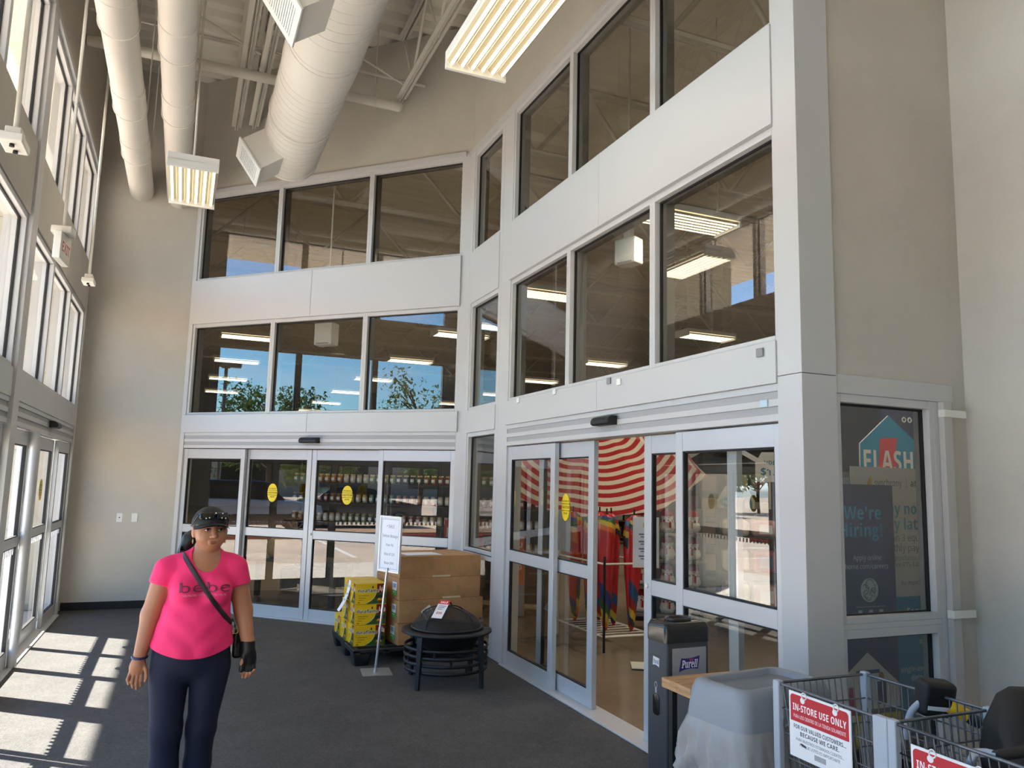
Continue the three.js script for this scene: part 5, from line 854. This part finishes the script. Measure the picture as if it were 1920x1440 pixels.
// ------------------------------------------------------------------ person
{
  const len = Math.hypot, cl = (v) => Math.max(0, Math.min(1, v));
  const cap = (x, y, z, a, b, ra, rb) => { const dx = b[0] - a[0], dy = b[1] - a[1], dz = b[2] - a[2], t = cl(((x - a[0]) * dx + (y - a[1]) * dy + (z - a[2]) * dz) / (dx * dx + dy * dy + dz * dz)); return len(x - a[0] - dx * t, y - a[1] - dy * t, z - a[2] - dz * t) - (ra + (rb - ra) * t); };
  const ell = (x, y, z, c, r) => { const px = (x - c[0]) / r[0], py = (y - c[1]) / r[1], pz = (z - c[2]) / r[2], k0 = len(px, py, pz), k1 = len(px / r[0], py / r[1], pz / r[2]); return k1 < 1e-9 ? -Math.min(...r) : k0 * (k0 - 1) / k1; };
  const sm = (a, b, k) => { const h = cl(0.5 + 0.5 * (b - a) / k); return b + (a - b) * h - k * h * (1 - h); };
  const smax = (a, b, k) => -sm(-a, -b, k);
  function sdfMesh(f, mn, mx, res) {
    const mc = new MarchingCubes(res, new THREE.MeshBasicMaterial(), false, false, 260000), h = res / 2, w = mx.map((v, i) => (v - mn[i]) / 2), c = mx.map((v, i) => (v + mn[i]) / 2);
    for (let k = 0; k < res; k++) for (let j = 0; j < res; j++) for (let i = 0; i < res; i++) mc.field[k * res * res + j * res + i] = -f(c[0] + w[0] * (i - h) / h, c[1] + w[1] * (j - h) / h, c[2] + w[2] * (k - h) / h);
    mc.isolation = 0; mc.update();
    const n = mc.count, pos = new Float32Array(n * 3), nor = new Float32Array(n * 3), e = 0.0015;
    for (let i = 0; i < n; i++) {
      const x = c[0] + w[0] * mc.positionArray[3 * i], y = c[1] + w[1] * mc.positionArray[3 * i + 1], z = c[2] + w[2] * mc.positionArray[3 * i + 2];
      pos.set([x, y, z], 3 * i); const gx = f(x + e, y, z) - f(x - e, y, z), gy = f(x, y + e, z) - f(x, y - e, z), gz = f(x, y, z + e) - f(x, y, z - e), l = len(gx, gy, gz) || 1; nor.set([gx / l, gy / l, gz / l], 3 * i);
    }
    const t = V(0, 0, 0), u = V(0, 0, 0), a = V(0, 0, 0); // winding to agree with the normals
    for (let i = 0; i < n; i += 3) { a.fromArray(pos, 3 * i); t.fromArray(pos, 3 * i + 3).sub(a); u.fromArray(pos, 3 * i + 6).sub(a); t.cross(u); if (t.x * nor[3 * i] + t.y * nor[3 * i + 1] + t.z * nor[3 * i + 2] < 0) for (let q2 = 0; q2 < 3; q2++) { [pos[3 * i + 3 + q2], pos[3 * i + 6 + q2]] = [pos[3 * i + 6 + q2], pos[3 * i + 3 + q2]]; [nor[3 * i + 3 + q2], nor[3 * i + 6 + q2]] = [nor[3 * i + 6 + q2], nor[3 * i + 3 + q2]]; } }
    const g = new THREE.BufferGeometry(); g.setAttribute('position', new THREE.BufferAttribute(pos, 3)); g.setAttribute('normal', new THREE.BufferAttribute(nor, 3)); g.setAttribute('uv', new THREE.BufferAttribute(new Float32Array(n * 2), 2));
    return g;
  }
  // joints
  const sR = [-0.15, 1.283, -0.01], eR = [-0.206, 1.065, -0.02], wR = [-0.24, 0.875, 0.03], sL = [0.172, 1.287, -0.01], eL = [0.226, 1.07, -0.02], wL = [0.257, 0.91, 0.03];
  const torso = (x, y, z) => { let d = ell(x, y, z, [0.012, 1.2, -0.01], [0.152, 0.17, 0.105]); d = sm(d, ell(x, y, z, [0.0, 1.03, 0.01], [0.146, 0.16, 0.118]), 0.05); d = sm(d, ell(x, y, z, [-0.01, 0.88, -0.005], [0.172, 0.135, 0.13]), 0.06); d = sm(d, cap(x, y, z, [-0.115, 1.305, -0.02], [0.14, 1.307, -0.02], 0.046, 0.046), 0.05); d = sm(d, cap(x, y, z, [0.02, 1.3, -0.02], [0.03, 1.37, -0.015], 0.075, 0.055), 0.04); d = sm(d, len(x + 0.06, y - 1.175, z - 0.075) - 0.062, 0.035); return sm(d, len(x - 0.085, y - 1.175, z - 0.075) - 0.062, 0.035); };
  const armR = (x, y, z) => sm(cap(x, y, z, sR, eR, 0.055, 0.046), cap(x, y, z, eR, wR, 0.046, 0.03), 0.02), armL = (x, y, z) => sm(cap(x, y, z, sL, eL, 0.055, 0.045), cap(x, y, z, eL, wL, 0.045, 0.031), 0.02);
  const legs = (x, y, z) => { const a = sm(cap(x, y, z, [-0.103, 0.80, 0], [-0.098, 0.52, 0.012], 0.091, 0.064), sm(cap(x, y, z, [-0.097, 0.52, 0.008], [-0.096, 0.34, -0.008], 0.066, 0.058), cap(x, y, z, [-0.096, 0.34, -0.008], [-0.1, 0.08, -0.01], 0.056, 0.037), 0.03), 0.03), b = sm(cap(x, y, z, [0.086, 0.80, 0], [0.064, 0.51, -0.015], 0.091, 0.061), sm(cap(x, y, z, [0.062, 0.51, -0.018], [0.058, 0.33, -0.045], 0.064, 0.057), cap(x, y, z, [0.058, 0.33, -0.045], [0.055, 0.09, -0.07], 0.055, 0.036), 0.03), 0.03); return Math.min(a, b); };
  const feet = (x, y, z) => Math.min(cap(x, y, z, [-0.1, 0.045, -0.02], [-0.11, 0.03, 0.13], 0.04, 0.028), cap(x, y, z, [0.055, 0.05, -0.08], [0.062, 0.03, 0.07], 0.04, 0.028));
  const neck = (x, y, z) => cap(x, y, z, [0.026, 1.31, -0.02], [0.036, 1.44, -0.008], 0.06, 0.055);
  const th = 0.2, ct = Math.cos(th), stn = Math.sin(th), hc = [0.038, 1.478, 0.005]; // head turned towards the doors
  const hl = (x, y, z) => { const dx = x - hc[0], dz = z - hc[2]; return [dx * ct - dz * stn, y - hc[1], dx * stn + dz * ct]; };
  const head = (x, y, z) => {
    const [a, b, c] = hl(x, y, z); let d = ell(a, b, c, [0, 0.022, -0.015], [0.076, 0.082, 0.092]); d = sm(d, ell(a, b, c, [0, -0.03, 0.02], [0.066, 0.068, 0.066]), 0.04); d = sm(d, ell(a, b, c, [0, -0.072, 0.035], [0.034, 0.024, 0.036]), 0.03);
    d = sm(d, len(a - 0.038, b + 0.03, c - 0.052) - 0.028, 0.025); d = sm(d, len(a + 0.038, b + 0.03, c - 0.052) - 0.028, 0.025); // cheeks
    d = smax(d, -(ell(a, b, c, [0.032, 0.008, 0.096], [0.02, 0.011, 0.018])), 0.012); d = smax(d, -(ell(a, b, c, [-0.032, 0.008, 0.096], [0.02, 0.011, 0.018])), 0.012); // sockets
    d = sm(d, cap(a, b, c, [0, 0.012, 0.08], [0, -0.022, 0.1], 0.008, 0.012), 0.01); d = sm(d, cap(a, b, c, [-0.012, -0.027, 0.092], [0.012, -0.027, 0.092], 0.007, 0.007), 0.008);
    d = sm(d, cap(a, b, c, [-0.018, -0.051, 0.083], [0.018, -0.051, 0.083], 0.006, 0.006), 0.007); d = sm(d, cap(a, b, c, [-0.015, -0.06, 0.081], [0.015, -0.06, 0.081], 0.007, 0.007), 0.006);
    for (const s of [-1, 1]) d = sm(d, ell(a, b, c, [s * 0.077, -0.008, -0.008], [0.011, 0.03, 0.018]), 0.006);
    return d;
  };
  const chain = (x, y, z, p, r) => { let d = 1; for (let i = 0; i < p.length - 1; i++) d = sm(d, cap(x, y, z, p[i], p[i + 1], r * (1 - 0.1 * i), r * (1 - 0.1 * (i + 1))), 0.004); return d; };
  const handR = (x, y, z) => {
    let d = cap(x, y, z, [-0.24, 0.885, 0.028], [-0.243, 0.85, 0.034], 0.029, 0.028); d = sm(d, ell(x, y, z, [-0.247, 0.826, 0.036], [0.036, 0.042, 0.019]), 0.02);
    const F = [[[-0.276, 0.803, 0.034], [-0.283, 0.776, 0.046], [-0.277, 0.756, 0.046]], [[-0.259, 0.797, 0.038], [-0.264, 0.764, 0.05], [-0.258, 0.74, 0.048]], [[-0.242, 0.796, 0.04], [-0.245, 0.758, 0.05], [-0.241, 0.731, 0.046]], [[-0.226, 0.8, 0.038], [-0.227, 0.766, 0.046], [-0.225, 0.742, 0.043]]];
    for (const f of F) d = sm(d, chain(x, y, z, f, 0.0088), 0.005);
    return sm(d, chain(x, y, z, [[-0.222, 0.848, 0.04], [-0.206, 0.815, 0.052], [-0.203, 0.785, 0.054], [-0.206, 0.765, 0.05]], 0.0098), 0.008);
  };
  const palmL = (x, y, z) => sm(cap(x, y, z, [0.256, 0.93, 0.026], [0.259, 0.88, 0.034], 0.032, 0.03), ell(x, y, z, [0.263, 0.838, 0.036], [0.036, 0.05, 0.021]), 0.02);
  const FLf = [[[0.287, 0.808, 0.04], [0.291, 0.782, 0.054], [0.283, 0.766, 0.048]], [[0.273, 0.8, 0.044], [0.276, 0.77, 0.057], [0.268, 0.752, 0.05]], [[0.258, 0.8, 0.044], [0.26, 0.766, 0.057], [0.254, 0.748, 0.05]], [[0.243, 0.804, 0.042], [0.243, 0.772, 0.055], [0.24, 0.752, 0.05]]];
  const thumbL = [[0.242, 0.86, 0.046], [0.23, 0.825, 0.06], [0.23, 0.79, 0.062], [0.233, 0.772, 0.058]];
  const handL = (x, y, z) => { let d = palmL(x, y, z); for (const f of FLf) d = sm(d, chain(x, y, z, f, 0.0088), 0.005); return sm(d, chain(x, y, z, thumbL, 0.0098), 0.008); };
  const skin = std('#b07a5c', 0.5), trunk = (x, y, z) => { let d = torso(x, y, z); d = sm(d, armR(x, y, z), 0.02); d = sm(d, armL(x, y, z), 0.02); d = sm(d, neck(x, y, z), 0.03); d = sm(d, legs(x, y, z), 0.03); return sm(d, feet(x, y, z), 0.02); };
  const t = thing('person', 'person in a pink shirt, navy leggings and black cap walking forward', 'person', [0.12, 0, -4.3]);
  const bodyMesh = P('body', [sdfMesh(trunk, [-0.33, -0.01, -0.2], [0.34, 1.46, 0.24], 120), sdfMesh((x, y, z) => sm(head(x, y, z), cap(x, y, z, [0.034, 1.37, -0.01], [0.036, 1.44, -0.008], 0.057, 0.055), 0.02), [-0.09, 1.36, -0.14], [0.17, 1.62, 0.16], 96), sdfMesh(handR, [-0.31, 0.71, -0.02], [-0.18, 0.92, 0.1], 64), sdfMesh(handL, [0.19, 0.72, -0.02], [0.33, 0.96, 0.1], 64)], skin, t);
  // clothing
  const folds = (x, y, z) => 0.002 * Math.sin(x * 34 + y * 22 + Math.sin(y * 15) * 1.5) + 0.0018 * Math.sin(y * 55 - Math.abs(x) * 45 + 1) * cl((1.2 - y) * 4 + 0.4) + 0.003 * Math.sin(x * 55 + 2) * cl((1.0 - y) * 8);
  const sleeve = (x, y, z, s, e, cut, sg) => smax(cap(x, y, z, s, e, 0.062, 0.063), ((x - s[0]) * (e[0] - s[0]) + (y - s[1]) * (e[1] - s[1])) / len(e[0] - s[0], e[1] - s[1]) - cut, 0.006);
  const shirt = (x, y, z) => {
    let d = torso(x, y, z) - 0.008; d = sm(d, ell(x, y, z, [-0.008, 0.92, 0.002], [0.186, 0.14, 0.142]), 0.06); d = sm(d, ell(x, y, z, [0.0, 1.04, 0.016], [0.152, 0.12, 0.128]), 0.05);
    d += folds(x, y, z); const hem = 0.872 + 1.25 * (x + 0.005) * (x + 0.005) + 0.02 * cl(-z * 10); d = smax(d, hem - y, 0.004);
    d = sm(d, sleeve(x, y, z, sR, eR, 0.075), 0.02); d = sm(d, sleeve(x, y, z, sL, eL, 0.09), 0.02);
    d = smax(d, -ell(x, y, z, [0.032, 1.375, 0.075], [0.074, 0.098, 0.14]), 0.004); return smax(d, -(cap(x, y, z, [0.03, 1.3, -0.02], [0.036, 1.46, -0.01], 0.064, 0.066)), 0.004);
  };
  const pink = new THREE.MeshPhysicalMaterial({ color: '#f73076', roughness: 0.75, sheen: 0.4, sheenColor: new THREE.Color(1, 0.5, 0.65), sheenRoughness: 0.6 });
  P('shirt', sdfMesh(shirt, [-0.30, 0.84, -0.2], [0.31, 1.43, 0.2], 116), pink, t).userData.label = 'hot pink scoop-neck T-shirt with dark lettering';
  const leg = (x, y, z) => { let d = sm(ell(x, y, z, [-0.01, 0.88, -0.005], [0.178, 0.14, 0.134]), legs(x, y, z), 0.035) - 0.006; d += 0.0012 * Math.sin(y * 90 + x * 30) * cl((0.62 - y) * 8) * cl((y - 0.42) * 8); d = smax(d, y - 0.93, 0.004); return smax(d, 0.1 - y, 0.004); };
  P('leggings', sdfMesh(leg, [-0.22, 0.08, -0.18], [0.2, 0.96, 0.17], 110), new THREE.MeshPhysicalMaterial({ color: '#0a1433', roughness: 0.8, sheen: 0.4, sheenColor: new THREE.Color(0.12, 0.2, 0.5), sheenRoughness: 0.5 }), t);
  const shoeM = std('#17171a', 0.6);
  for (const s of [0, 1]) P('shoe', sdfMesh((x, y, z) => Math.max((s ? cap(x, y, z, [0.055, 0.052, -0.085], [0.062, 0.036, 0.075], 0.05, 0.038) : cap(x, y, z, [-0.1, 0.048, -0.025], [-0.11, 0.036, 0.135], 0.05, 0.038)), -y + 0.001), s ? [0, -0.01, -0.15] : [-0.17, -0.01, -0.09], s ? [0.12, 0.12, 0.13] : [-0.04, 0.12, 0.19], 40), shoeM, t);
  const glove = (x, y, z) => { let d = palmL(x, y, z); for (const f of FLf) d = sm(d, cap(x, y, z, f[0], [(f[0][0] + f[1][0]) / 2, (f[0][1] + f[1][1]) / 2, (f[0][2] + f[1][2]) / 2], 0.009, 0.009), 0.006); d = sm(d, cap(x, y, z, thumbL[0], thumbL[2], 0.0105, 0.0095), 0.008); return smax(smax(d - 0.0035, y - 0.925, 0.003), 0.775 - y, 0.003); };
  P('glove', sdfMesh(glove, [0.2, 0.76, -0.02], [0.33, 0.94, 0.1], 60), std('#0e0e10', 0.5), t).userData.label = 'black fingerless glove';
  const hw = (p) => { const dx = p[0], dz = p[2]; return [hc[0] + dx * ct + dz * stn, hc[1] + p[1], hc[2] - dx * stn + dz * ct]; }; // head local to person
  const hg = new THREE.Group(); hg.name = 'cap'; hg.position.set(...hc); hg.rotation.y = th; t.add(hg);
  const capM = std('#191b1c', 0.7);
  P('crown', sdfMesh((x, y, z) => { let d = ell(x, y, z, [0, 0.03, -0.015], [0.087, 0.09, 0.103]); d = smax(d, 0.030 - y + 0.1 * z * (z > 0 ? 0 : 1), 0.004); return smax(d, -ell(x, y, z, [0, 0.02, -0.015], [0.081, 0.085, 0.096]), 0.002); }, [-0.1, 0.0, -0.13], [0.1, 0.13, 0.1], 70), capM, hg);
  const brim = new THREE.PlaneGeometry(0.17, 0.075, 24, 8); tf(brim, (v) => { const u = v.x / 0.085, k = (0.0375 - v.y) / 0.075, e = Math.sqrt(Math.max(0, 1 - u * u * 0.92)); const z = 0.082 * Math.sqrt(Math.max(0, 1 - u * u * 0.96)) - 0.01 + k * 0.068 * Math.pow(e, 0.8); v.set(v.x * (1 + 0.02 * k), 0.040 - 0.024 * u * u - 0.012 * k, z); });
  P('brim', [brim, brim.clone().translate(0, 0.004, 0.001)], capM, hg);
  const sgp = P('sunglasses', [R2(-0.072, -0.006, 0.058, 0.092, 0.078, 0.1, 0.01, 2), R2(0.006, 0.072, 0.058, 0.092, 0.078, 0.1, 0.01, 2), R2(-0.01, 0.01, 0.078, 0.09, 0.088, 0.1, 0.004, 1)].map((g) => tf(g, (v) => { v.z -= 5.5 * v.x * v.x; v.z -= (v.y - 0.06) * 0.35; })).concat([rod([-0.074, 0.08, 0.058], [-0.09, 0.02, -0.02], 0.003, 6), rod([0.074, 0.08, 0.058], [0.09, 0.02, -0.02], 0.003, 6)]), std('#08080a', 0.12), hg);
  P('stud', [[-0.045, 0.064], [-0.03, 0.067], [0.03, 0.066], [0.05, 0.064], [0, 0.09], [0.035, 0.088]].map(([x, y]) => new THREE.SphereGeometry(0.0035, 8, 6).translate(x, y, 0.103 - 5.5 * x * x - (y - 0.06) * 0.35)), std('#e8e8ea', 0.15), hg).userData.kind = 'stuff';
  const hair = std('#14100f', 0.45);
  const hairF = (x, y, z) => { let d = ell(x, y, z, [0, 0.02, -0.025], [0.082, 0.088, 0.09]); d = smax(d, -(cap(x, y, z, [0, 0.02, 0.08], [0, -0.08, 0.1], 0.083, 0.085)), 0.01); d = smax(d, 0.045 - 0.0 - y - 0.35 * (0.02 - z) - 0.03, 0.01); d = sm(d, cap(x, y, z, [-0.02, -0.0, -0.1], [-0.07, -0.05, -0.12], 0.028, 0.03), 0.02); return sm(d, cap(x, y, z, [-0.07, -0.05, -0.12], [-0.1, -0.13, -0.115], 0.034, 0.03), 0.02); };
  const hm = P('hair', sdfMesh(hairF, [-0.16, -0.2, -0.18], [0.1, 0.12, 0.08], 80), hair, t); hm.position.set(...hc); hm.rotation.y = th;
  const fg = (name, g, m) => { const o = P(name, g, m, t); o.position.set(...hc); o.rotation.y = th; return o; };
  for (const s of [-1, 1]) { fg('eye', new THREE.SphereGeometry(0.0105, 16, 12).scale(1.2, 0.5, 0.8).translate(s * 0.032, 0.006, 0.0795), std('#d9d2cc', 0.3)); fg('iris', new THREE.SphereGeometry(0.0066, 12, 10).scale(1, 0.85, 0.7).translate(s * 0.032, 0.0065, 0.0855), std('#1c120d', 0.2)); fg('eyebrow', tube([[s * 0.014, 0.022, 0.087], [s * 0.032, 0.0275, 0.083], [s * 0.05, 0.022, 0.07]], 0.0026, 12, 6), hair); fg('eyelid', tube([[s * 0.018, 0.009, 0.086], [s * 0.032, 0.0145, 0.0865], [s * 0.047, 0.008, 0.078]], 0.0018, 12, 6), hair); fg('earring', [new THREE.TorusGeometry(0.012, 0.0016, 6, 18).rotateY(1.2).translate(s * 0.079, -0.055, -0.008)], std('#c9b27a', 0.25, { metalness: 0.8 })); }
  fg('mouth', [tube([[-0.021, -0.0575, 0.082], [-0.008, -0.0515, 0.089], [0, -0.053, 0.09], [0.008, -0.0515, 0.089], [0.021, -0.0575, 0.082]], 0.0032, 20, 6), tube([[-0.019, -0.0585, 0.083], [0, -0.0615, 0.0885], [0.019, -0.0585, 0.083]], 0.0036, 16, 6)], std('#8f4a40', 0.45));
  // things worn
  const surf = (x, y, off = 0.004) => { let z = 0.35; for (let i = 0; i < 60; i++) { const d = shirt(x, y, z); if (d < 0.0008) break; z -= d * 0.7; if (z < -0.2) break; } return z + off; };
  const { FontLoader } = await import('three/addons/loaders/FontLoader.js');
  const font = await new FontLoader().loadAsync('fonts/droid/droid_sans_regular.typeface.json');
  const letters = (s, size, sx, x0, y0, m, n) => { const sh = font.generateShapes(s, size), g = new THREE.ShapeGeometry(sh, 6); g.computeBoundingBox(); const b = g.boundingBox, w = (b.max.x - b.min.x) * sx; tf(g, (v) => { v.x = (v.x - b.min.x) * sx - w / 2 + x0; v.y = v.y + y0; v.z = surf(v.x, v.y, 0.006); }); P(n, g, m, t); };
  letters('bebe', 0.042, 1.9, 0.03, 1.188, std('#6e2440', 0.6), 'lettering');
  const dots = []; for (let i = 0; i < 44; i++) for (let j = 0; j < 2; j++) { if ((i * 7 + j * 3) % 5 === 0) continue; const x = -0.075 + i * 0.0047, y = 1.176 - j * 0.006; dots.push(new THREE.SphereGeometry(0.0014, 6, 4).translate(x, y, surf(x, y, 0.001))); }
  P('rhinestones', dots, std('#e6c9d0', 0.2), t).userData.kind = 'stuff';
  P('bracelet', new THREE.TorusGeometry(0.033, 0.006, 8, 30).scale(1, 1, 1).rotateX(Math.PI / 2 + 0.15).translate(-0.24, 0.877, 0.03), std('#3a3f66', 0.3, { metalness: 0.5 }), t);
  const nk = []; for (let i = 0; i <= 12; i++) { const k = i / 12 * 2 - 1; nk.push([0.032 + 0.058 * k, 1.365 - 0.032 * (1 - k * k), 0.035 + 0.022 * (1 - k * k)]); } P('necklace', tube(nk, 0.0012, 30, 5), std('#d8d2c4', 0.25, { metalness: 0.7 }), t);
  // cross-body bag: top-level, hanging from the shoulder
  const bag = thing('crossbody_bag', 'small bag on a dark strap across the pink shirt', 'bag', [0.12, 0, -4.3]);
  const path = []; for (let i = 0; i <= 26; i++) { const k = i / 26, x = -0.088 + 0.265 * k + 0.012 * Math.sin(k * Math.PI), y = 1.372 - 0.36 * k - 0.03 * Math.sin(k * Math.PI); path.push(V(x, y, surf(x, y, 0.006))); }
  path.unshift(V(-0.095, 1.375, -0.05), V(-0.094, 1.382, -0.01)); path.push(V(0.192, 0.985, 0.02), V(0.198, 0.96, -0.01));
  const cv = new THREE.CatmullRomCurve3(path), strap = new THREE.TubeGeometry(cv, 80, 0.0125, 8, false);
  { const p = strap.attributes.position, nn = strap.attributes.normal, fr = []; for (let i = 0; i <= 80; i++) fr.push(cv.getPointAt(i / 80)); for (let i = 0; i < p.count; i++) { const c = fr[Math.floor(i / 9)], d = V(p.getX(i), p.getY(i), p.getZ(i)).sub(c); const o = V(c.x, 0, c.z * 1.4 + 0.02).normalize(), k = d.dot(o); d.addScaledVector(o, -k * 0.75); p.setXYZ(i, c.x + d.x, c.y + d.y, c.z + d.z); } strap.computeVertexNormals(); }
  P('strap', strap, std('#2c1a22', 0.5), bag);
  P('pouch', R2(0.185, 0.235, 0.83, 0.97, -0.14, 0.0, 0.02, 3), std('#1a1416', 0.45), bag);
  P('buckle', [new THREE.TorusGeometry(0.012, 0.003, 6, 18).translate(0.193, 0.975, 0.03)], std('#c2a468', 0.25, { metalness: 0.9 }), bag);
  P('key_fob', R2(0.19, 0.203, 0.9, 0.955, 0.02, 0.035, 0.004, 2), M.black, bag);
}
renderer.render(scene, camera);
